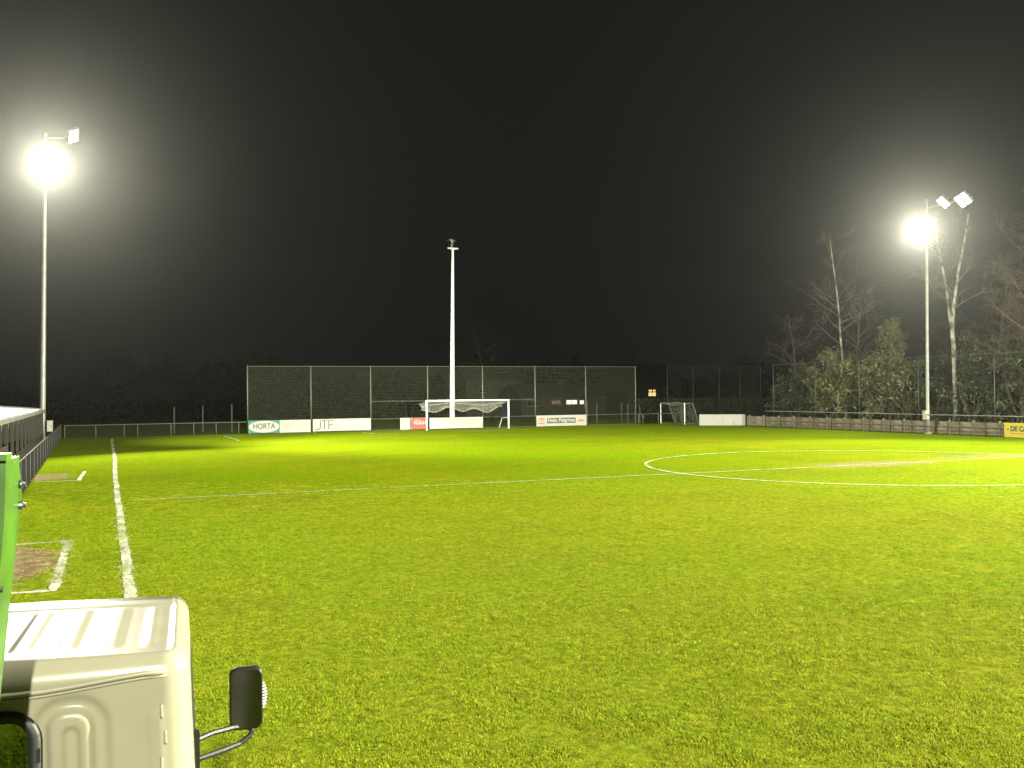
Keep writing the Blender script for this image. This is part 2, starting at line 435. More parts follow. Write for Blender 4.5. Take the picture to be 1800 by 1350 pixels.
pm = bpy.data.meshes.new('grass'); pm.from_pydata([(a, b, 0.002) for a, b in P], [], [])
at = pm.attributes.new('paint', 'FLOAT', 'POINT'); at.data.foreach_set('value', paint.astype(np.float32))
at = pm.attributes.new('turn', 'FLOAT_VECTOR', 'POINT')
rot = np.zeros((len(P), 3), np.float32); rot[:, 2] = rng.uniform(0, 6.283, len(P)); at.data.foreach_set('vector', rot.ravel())
# clumpy growth
def field(P, cell, seed):
    g_ = np.random.default_rng(seed).normal(0, 1, (256, 256)); q = P/cell; i = np.floor(q).astype(int); f = q-i; f = f*f*(3-2*f)
    a = g_[i[:, 0] % 256, i[:, 1] % 256]; b = g_[(i[:, 0]+1) % 256, i[:, 1] % 256]; c = g_[i[:, 0] % 256, (i[:, 1]+1) % 256]; d = g_[(i[:, 0]+1) % 256, (i[:, 1]+1) % 256]
    return (a*(1-f[:, 0])+b*f[:, 0])*(1-f[:, 1])+(c*(1-f[:, 0])+d*f[:, 0])*f[:, 1]
sz = (1.0+0.22*field(P, .25, 1)+0.16*field(P, .7, 2)+.10*field(P, 2.5, 3)+rng.normal(0, 0.06, len(P))).clip(0.35, 1.8)
at = pm.attributes.new('size', 'FLOAT', 'POINT'); at.data.foreach_set('value', sz.astype(np.float32))
grass = put('grass', pm); struct(grass, 'short worn green pitch grass in front of the halfway line', None, 'stuff')
tufts = []
tcol = bpy.data.collections.new('tufts')
for k in range(4):
    to = bpy.data.objects.new('grass_tuft_source', tuft_mesh(k)); tcol.objects.link(to)
gn = bpy.data.node_groups.new('grass_scatter', 'GeometryNodeTree')
gn.interface.new_socket('Geometry', in_out='INPUT', socket_type='NodeSocketGeometry')
gn.interface.new_socket('Geometry', in_out='OUTPUT', socket_type='NodeSocketGeometry')
gi, go = gn.nodes.new('NodeGroupInput'), gn.nodes.new('NodeGroupOutput')
m2p = gn.nodes.new('GeometryNodeMeshToPoints'); iop = gn.nodes.new('GeometryNodeInstanceOnPoints')
ci = gn.nodes.new('GeometryNodeCollectionInfo'); ci.inputs['Collection'].default_value = tcol
ci.inputs['Separate Children'].default_value = True; ci.inputs['Reset Children'].default_value = True
iop.inputs['Pick Instance'].default_value = True
ar = gn.nodes.new('GeometryNodeInputNamedAttribute'); ar.data_type = 'FLOAT_VECTOR'; ar.inputs['Name'].default_value = 'turn'
asz = gn.nodes.new('GeometryNodeInputNamedAttribute'); asz.data_type = 'FLOAT'; asz.inputs['Name'].default_value = 'size'
gn.links.new(gi.outputs[0], m2p.inputs['Mesh']); gn.links.new(m2p.outputs[0], iop.inputs['Points'])
gn.links.new(ci.outputs[0], iop.inputs['Instance'])
e2r = gn.nodes.new('FunctionNodeEulerToRotation')
gn.links.new(ar.outputs['Attribute'], e2r.inputs[0]); gn.links.new(e2r.outputs[0], iop.inputs['Rotation'])
gn.links.new(asz.outputs['Attribute'], iop.inputs['Scale'])
gn.links.new(iop.outputs[0], go.inputs[0])
md = grass.modifiers.new('scatter', 'NODES'); md.node_group = gn

# ------------------------------------------------------------------ floodlight masts
LEAN = 0.0135      # the masts lean a touch to the right
def spot(name, parent, loc, target, power, size, blend, rad=0.25):
    l = bpy.data.lights.new(name, 'SPOT'); l.energy = power; l.color = LAMP_COLOUR
    l.spot_size = R(size); l.spot_blend = blend; l.shadow_soft_size = rad
    o = bpy.data.objects.new(name, l); COL.objects.link(o); o.parent = parent
    d = Vector(target)-Vector(loc)
    o.rotation_euler = d.to_track_quat('-Z', 'Y').to_euler(); o.location = loc
    return o
def lamp_head(parent, pos, aim, w=0.62, h=0.5, lit=True, bars=0, roll=0.0):
    """one floodlight: housing with cooling fins, bezel and lens, aimed along aim (mast coordinates)"""
    q = Vector(aim).to_track_quat('-Z', 'Y'); mw = q.to_matrix().to_4x4()@Matrix.Rotation(roll, 4, 'Z'); mw.translation = Vector(pos)
    m = MB(); m.box(-w/2, w/2, -h/2, h/2, 0.0, 0.10); m.box(-w/2+.06, w/2-.06, -h/2+.06, h/2-.06, 0.10, 0.22)
    for k in range(7): m.box(-w/2+.08+k*(w-.16)/7, -w/2+.10+k*(w-.16)/7, -h/2+.07, h/2-.07, 0.22, 0.27)
    hd = m.obj('lamp_housing', M['lamp_body'], parent); hd.matrix_local = mw
    m = MB()
    if bars:
        for k in range(bars):
            x0 = -w/2+.03+k*(w-.06)/bars; m.box(x0+.09, x0+(w-.06)/bars-.05, -h/2+.03, h/2-.03, -0.012, -0.003)
    else: m.box(-w/2+.04, w/2-.04, -h/2+.04, h/2-.04, -0.012, -0.003)
    m.obj('lens', M['lens'] if lit else M['black_plastic'], hd)
    m = MB(); m.tube([(-w/2-.03, 0, 0.05), (-w/2-.03, 0, 0.34), (w/2+.03, 0, 0.34), (w/2+.03, 0, 0.05)], 0.02, 6)
    m.obj('bracket', M['galv'], hd)
    return hd
def mast(label, x, y, h, r0, r1, group='floodlight masts round the pitch', lean=LEAN, cab_side=None, paint='galv'):
    t = thing('floodlight_mast', label, 'floodlight', (x, y, 0), 0, group)
    t.rotation_euler = (0, lean, 0)
    m = MB(); n = 10
    m.tube([(0, 0, h*k/n) for k in range(n+1)], [r0+(r1-r0)*k/n for k in range(n+1)], 14)
    m.obj('pole', M[paint], t, smooth=True)
    m = MB(); m.tube([(0, 0, 0), (0, 0, 0.10)], r0*1.9, 12)
    for k in range(4): m.tube([(r0*1.5*math.cos(k*1.571+.7), r0*1.5*math.sin(k*1.571+.7), 0.1), (r0*1.5*math.cos(k*1.571+.7), r0*1.5*math.sin(k*1.571+.7), 0.16)], 0.02, 6)
    m.obj('base_plate', M['concrete'], t)
    if cab_side:
        cx, cy, z0, z1, w = cab_side
        m = MB(); m.box(cx-w/2, cx+w/2, cy-.1, cy+.1, z0, z1); m.box(cx-w/2-.015, cx+w/2+.015, cy-.115, cy+.115, z1, z1+.03)
        cb = m.obj('switch_cabinet', M['cabinet'], t)
        m = MB(); m.box(cx+w/2-.06, cx+w/2-.04, cy-.125, cy-.1, (z0+z1)/2-.04, (z0+z1)/2+.04); m.obj('handle', M['dark_metal'], cb)
    return t
POWER = 3000
# left mast
LX, LY, LZ = -3.22, 62.0, 16.75
t = mast('tall grey floodlight mast behind the dark shelter at the left edge', LX-0.015*LZ, LY, LZ+1.7, 0.17, 0.10, lean=LEAN, cab_side=(0.40, -0.12, 1.12, 1.72, 0.30))
m = MB(); m.tube([(-0.4, -0.15, LZ+.35), (0.9, -0.15, LZ+.35)], 0.05, 8); m.obj('crossarm', M['galv'], t)
m = MB(); m.tube([(0, 0, LZ+1.4), (1.55, -0.1, LZ+1.55)], 0.05, 8); m.obj('crossarm', M['galv'], t)
lamp_head(t, (0.05, -0.35, LZ), (0.55, -0.72, -0.42), 0.7, 0.55)
lamp_head(t, (0.62, -0.35, LZ-.02), (0.75, 0.30, -0.55), 0.6, 0.5)
lamp_head(t, (1.52, -0.30, LZ+1.60), (0.62, -0.5, -0.60), 0.72, 0.85, bars=2, roll=-.6)
spot('flood_beam', t, (0.15, -0.75, LZ-.3), (24, -36, 0), POWER*0.70, 104, 0.45)
spot('flood_beam', t, (1.75, -0.55, LZ+1.3), (46, -4, 0), POWER*1.1, 94, 0.6)
spot('flood_beam', t, (0.95, -0.1, LZ-.3), (26, 11, 0), POWER*0.46, 88, 0.9)
# right mast
RX, RY, RZ = 51.5, 49.5, 14.08
t = mast('tall pale floodlight mast in front of the concrete wall on the right', RX-0.012*RZ, RY, RZ+1.9, 0.125, 0.075, lean=0.0125, cab_side=(-0.27, -0.12, 0.97, 1.56, 0.42))
m = MB(); m.tube([(0.1, 0.5, RZ+.35), (0.1, -0.9, RZ+.35)], 0.05, 8); m.obj('crossarm', M['galv'], t)
m = MB(); m.tube([(0, 0, RZ+1.25), (0.1, -3.7, RZ+1.35)], 0.05, 8); m.obj('crossarm', M['galv'], t)
lamp_head(t, (-0.30, 0.10, RZ), (-0.72, -0.50, -0.42), 0.7, 0.55)
lamp_head(t, (-0.30, -0.62, RZ-.02), (-0.62, 0.55, -0.5), 0.6, 0.5)
lamp_head(t, (-0.25, -1.7, RZ+1.33), (-0.75, -0.35, -0.58), 0.60, 0.80, bars=2, roll=-.6)
lamp_head(t, (-0.25, -3.3, RZ+1.20), (-0.62, -0.55, -0.58), 0.86, 0.9, bars=2, roll=-.6)
spot('flood_beam', t, (-0.7, -0.1, RZ-.3), (-32, -27, 1), POWER*0.55, 98, 0.6)
spot('flood_beam', t, (-0.7, 0.4, RZ-.3), (-16, 16, -1), POWER*0.10, 120, 0.8)
# the same ground's masts behind the photographer
for i, (bx, by, tx, ty, lab) in enumerate(((51.5, 0.0, -27, 17, 'floodlight mast beside the pitch behind the photographer, right side'),
                                            (-2.9, -30.0, 22, 36, 'floodlight mast beside the pitch behind the photographer, left side'))):
    t = mast(lab, bx, by, 16.5, 0.16, 0.09, lean=0)
    s = 1 if tx > 0 else -1
    m = MB(); m.tube([(0, -0.9, 16.2), (0, 0.9, 16.2)], 0.05, 8); m.obj('crossarm', M['galv'], t)
    lamp_head(t, (0.3*s, -0.5, 15.9), (0.7*s, 0.3, -0.5), 0.7, 0.55); lamp_head(t, (0.3*s, 0.5, 15.9), (0.7*s, 0.5, -0.4), 0.7, 0.55)
    spot('flood_beam', t, (0.8*s, 0, 15.6), (tx, ty, 0), POWER*(7.1 if i == 0 else 1.25), 140, 0.8)
# unlit mast behind the goal
t = mast('tall white unlit floodlight mast behind the goal and net fence', 28.38, 81.5, 16.15, 0.24, 0.10, lean=LEAN, paint='pole')
m = MB(); m.box(-0.50, 0.50, -0.08, 0.08, 16.02, 16.16); m.box(-.22, .22, -.12, .12, 15.96, 16.03); m.tube([(-0.10, 0, 16.16), (-0.12, 0, 16.5)], 0.07, 8)
m.obj('crossarm', M['galv'], t)
lamp_head(t, (-0.35, -0.1, 16.62), (-0.75, -0.2, -0.55), 0.55, 0.45, lit=False)
lamp_head(t, (0.12, 0.05, 16.62), (0.6, -0.5, -0.45), 0.55, 0.45, lit=False)

# ------------------------------------------------------------------ net fence behind the goal
def wire_panel(w, h, step, r, z0=0.05):
    m = MB()
    k = int(w/step)
    for i in range(k+1): m.tube([(w*i/k, 0, z0), (w*i/k, 0, h)], r, 3, cap=False)
    k = int((h-z0)/step)
    for i in range(k+1): m.tube([(0, 0.004, z0+(h-z0)*i/k), (w, 0.004, z0+(h-z0)*i/k)], r, 3, cap=False)
    return m
FY, FH = 80.0, 5.5
fx_posts = [10.45, 15.55, 20.6, 25.65, 30.75, 35.85, 41.0, 46.3]
fence = thing('ball_stop_fence', 'tall wire net fence on green posts behind the goal', 'fence', (0, FY, 0))
mp = MB(); mp.tube([(0, 0, 0), (0, 0, FH)], 0.05, 8); mp.tube([(0, 0, FH), (0, 0, FH+.03)], 0.06, 8); mpost = mp.mesh('post', True); mpost.materials.append(M['green_steel'])
mpan = wire_panel(5.0, FH-.05, 0.125, 0.0025).mesh('mesh_panel'); mpan.materials.append(M['wire'])
for i, x in enumerate(fx_posts):
    put('post', mpost, fence, (x, 0, 0))
    if i < 7:
        w = fx_posts[i+1]-x
        pn = put('mesh_panel', mpan, fence, (x+.02, 0, 0)); pn.scale.x = (w-.04)/5.0
        for z, on in ((FH-.03, True), (2.5, i in (2, 4)), (1.0, i not in (0, 1)), (0.06, True)):
            if on:
                m = MB(); m.tube([(0.05, 0, z), (w-.05, 0, z)], 0.024, 6); m.obj('rail', M['green_steel'], fence, loc=(x, -0.012, 0))

# low rail left of it, along the goal end
rl = thing('perimeter_rail', 'low metal pipe rail along the goal line left of the net fence', 'railing', (0, 80, 0))
m = MB(); m.tube([(-3.0, 0, 0.98), (10.35, 0, 0.98)], 0.025, 8); m.obj('rail', M['dull_galv'], rl)
m = MB(); m.tube([(0, 0, 0), (0, 0, 0.95)], 0.03, 8); me = m.mesh('post', True); me.materials.append(M['dull_galv'])
for x in (-2.95, -0.8, 1.2, 2.17, 4.6, 6.3, 8.0, 9.75): put('post', me, rl, (x, 0, 0))
pan = wire_panel(2.0, 0.93, 0.10, 0.0025).mesh('mesh_panel'); pan.materials.append(M['dark_wire'])
xs = (-2.95, -0.8, 1.2, 2.17, 4.6, 6.3, 8.0, 9.75)
for a, b in zip(xs, xs[1:]):
    o = put('mesh_panel', pan, rl, (a, 0.03, 0)); o.scale.x = (b-a)/2.0
# rail to the right of the fence, towards the corner
rl = thing('perimeter_rail', 'short low pipe rail right of the net fence by the small goal', 'railing', (0, 80, 0))
m = MB(); m.tube([(46.4, 0, 0.98), (53, 0.5, 0.98)], 0.025, 8); m.obj('rail', M['dull_galv'], rl)
me2 = me
for x in (46.6, 47.1, 48.9, 50.9, 53): put('post', me2, rl, (x, (x-46.4)*.075, 0))

# ------------------------------------------------------------------ lettering helper
def text_mesh(body, size, width=None, extrude=0.002, bold=0.0, shear=0.0):
    cu = bpy.data.curves.new('lettering', 'FONT'); cu.body = body; cu.size = size; cu.extrude = extrude; cu.offset = bold; cu.shear = shear
    cu.align_x = 'CENTER'; cu.align_y = 'CENTER'; cu.resolution_u = 3
    o = bpy.data.objects.new('lettering', cu); COL.objects.link(o)
    me = bpy.data.meshes.new_from_object(o.evaluated_get(bpy.context.evaluated_depsgraph_get()))
    bpy.data.objects.remove(o, do_unlink=True)
    if width:
        xs = [v.co.x for v in me.vertices]; s = width/(max(xs)-min(xs)); c = (max(xs)+min(xs))/2
        for v in me.vertices: v.co.x = (v.co.x-c)*s
    return me
def letter(parent, body, size, x, z, m, width=None, bold=0.0, y=-0.024, shear=0.0):
    me = text_mesh(body, size, width, bold=bold, shear=shear); me.materials.clear(); me.materials.append(m)
    o = put('lettering', me, parent, (x, y, z)); o.rotation_euler = (math.pi/2, 0, 0)
    return o
def flat(parent, name, pts, m, y=-0.022, d=0.003):
    """flat print on a board: a thin outline plate"""
    b = MB(); n = len(pts)
    b.add([(p[0], y-d, p[1]) for p in pts]+[(p[0], y, p[1]) for p in pts],
          [tuple(range(n))]+[tuple(reversed(range(n, 2*n)))]+[(i, i+n, (i+1) % n+n, (i+1) % n) for i in range(n)])
    return b.obj(name, m, parent)
def rect(x0, x1, z0, z1): return [(x0, z0), (x1, z0), (x1, z1), (x0, z1)]
def oval(cx, cz, rx, rz, n=36, pw=2.0):
    o = []
    for k in range(n):
        c, s = math.cos(2*math.pi*k/n), math.sin(2*math.pi*k/n)
        o.append((cx+rx*math.copysign(abs(c)**(2/pw), c), cz+rz*math.copysign(abs(s)**(2/pw), s)))
    return o
def board(label, x0, x1, y, h, m, z0=0.06, group='advertising boards along the goal end', rz=0):
    t = thing('advertising_board', label, 'board', (x0, y, 0), rz, group); w = x1-x0
    b = MB(); b.box(0, w, -0.02, 0.02, z0, z0+h); b.obj('panel', m, t)
    b = MB(); 
    for z in (z0+.12, z0+h-.12): b.box(0.02, w-.02, 0.021, 0.06, z-.03, z+.03)
    b.obj('back_rail', M['galv'], t)
    for x in (0.12, w-.12):
        b = MB(); b.box(x-.03, x+.03, 0.061, 0.11, 0, z0+h-.02); b.obj('support', M['galv'], t)
    return t, w
BY = 79.80
t, w = board('teal board with white oval reading HORTA at the left fence end', 10.46, 12.95, BY, 1.03, M['teal'])
flat(t, 'oval', oval(w/2, 0.06+.515, w*.485, 0.475), M['board_white'])
letter(t, 'HORTA', 0.62, w/2+.02, 0.60, M['letter_grey'], width=1.75, y=-0.029, bold=.014)
flat(t, 'small_print', rect(w*.27, w*.73, 0.24, 0.265), M['pale_print'], y=-0.026)
for x in (0.2, w-.2): flat(t, 'dot', oval(x, 0.57, .03, .03, 10), M['letter_grey'], y=-0.026)
t, w = board('white board with faint grey script between the HORTA and JTF boards', 12.96, 15.46, BY, 1.02, M['board_white'])
for k in range(5):
    b = MB(); x0 = .12+.12*k
    b.tube([(x0+.10*math.sin(s*.9)+.03*s, -0.024, .35+.09*s+.05*math.sin(2.2*s+k)) for s in range(7)], 0.014, 4); b.obj('script_stroke', M['tan_print'], t)
flat(t, 'print_line', rect(.75, 2.25, .78, .82), M['pale_print']); flat(t, 'print_line', rect(.75, 2.32, .56, .61), M['tan_print']); flat(t, 'print_line', rect(.62, .95, .48, .52), M['tan_print'])
t, w = board('white board reading JTF in thin dark letters', 15.64, 20.52, BY, 1.0, M['board_white'], z0=0.10)
def stroke(parent, pts, m, r=0.035):
    b = MB(); b.tube([(p[0], -0.026, p[1]) for p in pts], r, 6); o = b.obj('letter_stroke', m, parent); return o
stroke(t, [(.62, .99), (.62, .46), (.58, .33), (.48, .255), (.36, .235), (.20, .25)], M['letter_grey'], .033)
stroke(t, [(.72, .99), (1.22, .99)], M['letter_grey'], .030); stroke(t, [(.97, .98), (.97, .24)], M['letter_grey'], .033)
stroke(t, [(1.32, .24), (1.32, .99)], M['letter_grey'], .033); stroke(t, [(1.36, .99), (1.78, .99)], M['letter_grey'], .030); stroke(t, [(1.36, .63), (1.66, .63)], M['letter_grey'], .030)
for a, b_, z in ((2.1, 3.75, .56), (3.85, 4.6, .60), (2.65, 3.2, .38), (3.4, 3.75, .40), (3.8, 4.15, .38)): flat(t, 'print_line', rect(a, b_, z, z+.035), M['pale_print'])
t, w = board('small white and red board with a grey ring beside the left goalpost', 23.1, 25.5, BY, 1.0, M['board_white'])
flat(t, 'red_field', [(1.10+.14*math.cos(a), .56+.5*math.sin(a)) for a in [math.pi/2+k*math.pi/12 for k in range(13)]][::-1][::-1]+[(w-.003, .062), (w-.003, 1.058)], M['red'])
b = MB(); b.tube([(.45+.24*math.cos(a), -.024, .60+.22*math.sin(a)) for a in [0.7+k*.25 for k in range(20)]], .025, 5); b.obj('ring', M['grey_print'], t)
flat(t, 'print_line', rect(.40, .50, .30, .33), M['pale_print'])
for a, b_, z, hh in ((1.25, 2.3, .50, .10), (1.15, 2.35, .66, .09), (1.3, 1.7, .82, .08)):
    for k in range(7):
        x0 = a+(b_-a)*k/7; flat(t, 'letter_block', rect(x0, x0+(b_-a)/7*.72, z-.02*(k % 2), z+hh-.015*(k % 3)), M['board_white'], y=-.0255)
t, w = board('plain white board with faint grey swoosh inside the goal mouth', 25.72, 30.66, BY, 0.95, M['board_white'], z0=.07)
flat(t, 'swoosh', [(1.25, .92), (1.55, .92), (2.25, .28), (1.95, .28)], M['pale_print'])
flat(t, 'swoosh', [(2.2, .84), (3.0, .48), (3.45, .42), (3.75, .82), (3.7, .84), (3.4, .50), (3.0, .54), (2.3, .86)], M['pale_print'])
t, w = board('white board reading Nelo Pelgrims on a black strip', 35.86, 40.94, BY, 0.98, M['board_white'], z0=.05)
flat(t, 'black_strip', rect(1.05, 3.95, .30, .80), M['dark_print'])
letter(t, 'Nelo Pelgrims', 0.46, 2.50, .57, M['board_white'], width=2.70, bold=.012, y=-.029)
flat(t, 'emblem', oval(.52, .72, .34, .11), M['orange']); flat(t, 'emblem', oval(.52, .30, .34, .07), M['orange']); flat(t, 'emblem', oval(4.50, .52, .36, .12), M['orange'])
flat(t, 'emblem_line', rect(.2, .84, .50, .55), M['orange'])
flat(t, 'small_print', rect(1.9, 2.35, .19, .22), M['grey_print']); flat(t, 'small_print', rect(2.5, 2.85, .19, .22), M['grey_print'])
cx0, cy0, cx1, cy1 = 48.68, 72.9, 51.75, 70.35
L_ = math.hypot(cx1-cx0, cy1-cy0); rzb = math.atan2(cy1-cy0, cx1-cx0)
t, w = board('white board with faint print standing across the far right corner', 0, L_, 0, .98, M['board_white'], z0=.03)
t.location = (cx0, cy0, 0); t.rotation_euler = (0, 0, rzb)
for a, b_, z in ((2.9, 3.75, .62), (2.95, 3.75, .36), (3.1, 3.7, .30)): flat(t, 'print_line', rect(a, b_, z, z+.06), M['pale_print'])
flat(t, 'print_line', rect(.40, .44, .2, .85), M['pale_print']); flat(t, 'print_line', rect(.8, 1.3, .48, .51), M['pale_print'])
stroke(t, [(1.2, .5), (1.35, .3), (1.5, .5), (1.65, .28), (1.9, .6), (2.1, .25), (2.1, .8), (2.3, .85)], M['pale_print'], .016)
t, w = board('yellow board with bold dark lettering at the right edge', 0, 4.0, 0, .88, M['yellow'], z0=.04, group='boards on the right side rail')
t.location = (50.78, 42.95, 0); t.rotation_euler = (0, 0, -math.pi/2)
flat(t, 'lip', rect(.02, 3.98, .06, .11), M['yellow']); letter(t, '- DE CARD', 0.44, 1.15, .55, M['dark_print'], width=1.9, bold=.02, y=-.028)
flat(t, 'print_line', rect(.45, 3.4, .24, .30), M['orange'])

# ------------------------------------------------------------------ goal with its net hung up
goal = thing('football_goal', 'white full size goal with its net hung up', 'goal', (XG, YG, 0))
for s in (-1, 1):
    m = MB(); m.tube([(s*3.72, 0, 0), (s*3.72, 0, 2.5)], 0.075, 12); m.obj('goalpost', M['white_gloss'], goal, smooth=True)
m = MB(); m.tube([(-3.79, 0, 2.5), (3.79, 0, 2.5)], 0.075, 12); m.obj('crossbar', M['white_gloss'], goal, smooth=True)
for s in (-1, 1):
    m = MB(); m.tube([(s*3.72, 0.05, 2.47), (s*3.74, 1.1, 2.28), (s*3.74, 1.45, 2.05)], 0.022, 6); m.obj('net_stanchion', M['galv'], goal)
m = MB(); m.tube([(3.68, 0.06, 1.0), (3.62, 1.3, 0.9), (3.60, 1.9, 0.05)], 0.03, 6); m.obj('back_stay', M['white_gloss'], goal)
def sheet_net(fn, nu, nv, r):
    m = MB()
    for i in range(nu+1): m.tube([fn(i/nu, j/nv) for j in range(nv+1)], r, 3, cap=False)
    for j in range(nv+1): m.tube([fn(i/nu, j/nv) for i in range(nu+1)], r, 3, cap=False)
    return m
rn = random.Random(3)
ph = [rn.uniform(0, 6) for _ in range(6)]
def netfn(u, v):
    x = -3.7+7.4*u
    sag = 0.5-0.5*math.cos(2*math.pi*u*3.0+.5)
    if v < .4:
        q = v/.4; return (x, 1.3*q, 2.47-.30*q-.10*math.sin(q*3.14)-.10*q*math.sin(u*9+ph[0]))
    q = (v-.4)/.6
    return (x, 1.3+.22*math.sin(q*2.5)*(1+.4*math.sin(u*13)), 2.17-.10*math.sin(u*9+ph[0])-q*(.36+.26*sag+.06*math.sin(u*21+ph[1])))
o = sheet_net(netfn, 60, 15, 0.0062).obj('net', M['net'], goal)
m = MB(); m.tube([netfn(k/60, 1.0) for k in range(61)], 0.018, 4); m.obj('net_rope', M['net'], goal)
m = MB(); m.tube([netfn(k/60, .4) for k in range(61)], 0.016, 4); m.obj('net_rope', M['net'], goal)
m = MB(); m.tube([(-3.7+.12*k, .2+.5*math.sin(k*.5)**2, 2.40-.5*(math.sin(k*math.pi/31))**2+.12*math.sin(k*.9)) for k in range(62)], 0.012, 4); m.obj('net_rope', M['net'], goal)
def sidefn(u, v): return (3.72-.12*math.sin(u*3.1)-.35*v*u, 0.06+1.1*u, 2.44-.25*u-v*(1.45+.15*math.sin(u*9)))
sheet_net(sidefn, 12, 14, 0.007).obj('side_net', M['net_blue'], goal)
def sidefn2(u, v): return (-3.76-.25*u*(1-v)-.05, 0.05+1.1*u, 2.42-.2*u-v*.55*(1-.5*u))
sheet_net(sidefn2, 10, 6, 0.007).obj('side_net', M['net'], goal)

# small goal in the corner, seen side on
tg = thing('training_goal', 'smaller white training goal standing side on behind the corner', 'goal', (49.5, 78.2, 0), 0)
A, B = Vector((0.35, 3.1, 0)), Vector((-.35, -2.2, 0))
for q in (A, B):
    m = MB(); m.tube([q, q+Vector((0, 0, 2.0))], 0.05, 10); m.obj('goalpost', M['white_gloss'], tg)
m = MB(); m.tube([A+Vector((0, 0, 2)), B+Vector((0, 0, 2))], 0.04, 8); m.obj('crossbar', M['galv'], tg)
back = Vector((1.6, 0, 0))
for q in (A, B):
    m = MB(); m.tube([q+Vector((0, 0, 2)), q+back*.55+Vector((0, 0, 1.97)), q+back+Vector((0, 0, 0.03)), q+Vector((0, 0, .03))], 0.028, 8); m.obj('side_frame', M['galv'], tg)
m = MB(); m.tube([A+back+Vector((0, 0, .03)), B+back+Vector((0, 0, .03))], 0.028, 8); m.obj('ground_bar', M['galv'], tg)
def tnet(u, v):
    q = A.lerp(B, u)
    if v < .3: k = v/.3; p = q+back*.55*k+Vector((0, 0, 2-.03*k-.22*math.sin(u*3.14)*math.sin(k*1.57)-.1*math.sin(u*7)))
    else: k = (v-.3)/.7; p = q+back*(.55+.45*k)+Vector((0, .1*math.sin(u*11+k*3), (1.97-.22*math.sin(u*3.14))*(1-k)+.03))
    return p
sheet_net(tnet, 34, 20, 0.0018).obj('net', M['net'], tg)

# ------------------------------------------------------------------ right side: rail, concrete panel wall, tall net fence
def xr(y): return 50.9
rr = thing('perimeter_rail', 'pipe rail with wire mesh along the right side of the pitch', 'railing', (50.95, 0, 0))
m = MB(); m.tube([(0, 36, 1.29), (0, 66.5, 1.36)], 0.032, 8); m.obj('rail', M['galv'], rr)
m = MB(); m.tube([(0, 0, 0), (0, 0, 1.3)], 0.030, 8); me = m.mesh('post', True); me.materials.append(M['dim_green'])
pan = wire_panel(2.0, 1.25, 0.13, 0.0035).mesh('mesh_panel'); pan.materials.append(M['dark_wire'])
ys = [36.5+2.0*k for k in range(16)]
for i, y in enumerate(ys):
    put('post', me, rr, (0, y, 0))
    if i < 15: o = put('mesh_panel', pan, rr, (.02, y, 0)); o.rotation_euler = (0, 0, math.pi/2)
m = MB(); m.tube([(0, 36, .52), (0, 66.5, .52)], 0.022, 6); m.obj('rail', M['dark_metal'], rr)
cw = thing('concrete_panel_wall', 'low wall of weathered concrete panels behind the right rail', 'wall', (51.95, 0, 0))
rb = random.Random(8)
pmesh = []
for k in range(4):
    m = MB(); m.box(-.025, .025, 0.05, 1.93, 0.0, .40); pmesh.append(m.mesh('panel')); pmesh[-1].materials.append(M['concrete'])
mpst = MB().box(-.06, .06, -.05, .05, 0, .96).mesh('post'); mpst.materials.append(M['concrete'])
for i in range(19):
    y = 34.4+1.98*i
    put('post', mpst, cw, (rb.uniform(-.01, .01), y, 0))
    for r_ in (0, 1): put('panel', pmesh[rb.randrange(4)], cw, (rb.uniform(-.02, .02), y, .04+r_*.415+rb.uniform(-.006, .006)))
nf = thing('net_fence', 'tall thin net fence in front of the trees on the right', 'fence', (52.6, 0, 0))
m = MB(); m.tube([(0, 0, 0), (0, 0, 5.3)], 0.035, 8); me = m.mesh('post', True); me.materials.append(M['dim_green'])
pan = wire_panel(5.2, 5.2, .26, .0028, z0=1.4).mesh('mesh_panel'); pan.materials.append(M['dark_wire'])
ys = (39, 45.2, 51.5, 57.3, 62.2, 67.5)
for i, y in enumerate(ys):
    put('post', me, nf, (0, y, 0))
    if i < len(ys)-1:
        o = put('mesh_panel', pan, nf, (0, y, 0)); o.rotation_euler = (0, 0, math.pi/2); o.scale.x = (ys[i+1]-y)/5.2
        m = MB(); m.tube([(0, y, 5.28), (0, ys[i+1], 5.28)], .012, 5); m.obj('top_wire', M['green_steel'], nf)
# far net fence behind the corner
ff = thing('net_fence', 'tall far net fence beyond the right corner and small goal', 'fence', (0, 92, 0))
m = MB(); m.tube([(0, 0, 0), (0, 0, 5.95)], 0.05, 8); me = m.mesh('post', True); me.materials.append(M['dim_green'])
pan = wire_panel(3.3, 5.9, .2, .0025).mesh('mesh_panel'); pan.materials.append(M['wire'])
xs = (57.3, 60.67, 64.17, 67.0, 69.9)
for a, b in zip(xs, xs[1:]+(None,)):
    put('post', me, ff, (a, 0, 0))
    if b:
        o = put('mesh_panel', pan, ff, (a, 0, 0)); o.scale.x = (b-a)/3.3
        m = MB(); m.tube([(a, 0, 5.93), (b, 0, 5.93)], .018, 5); m.obj('rail', M['dim_green'], ff)

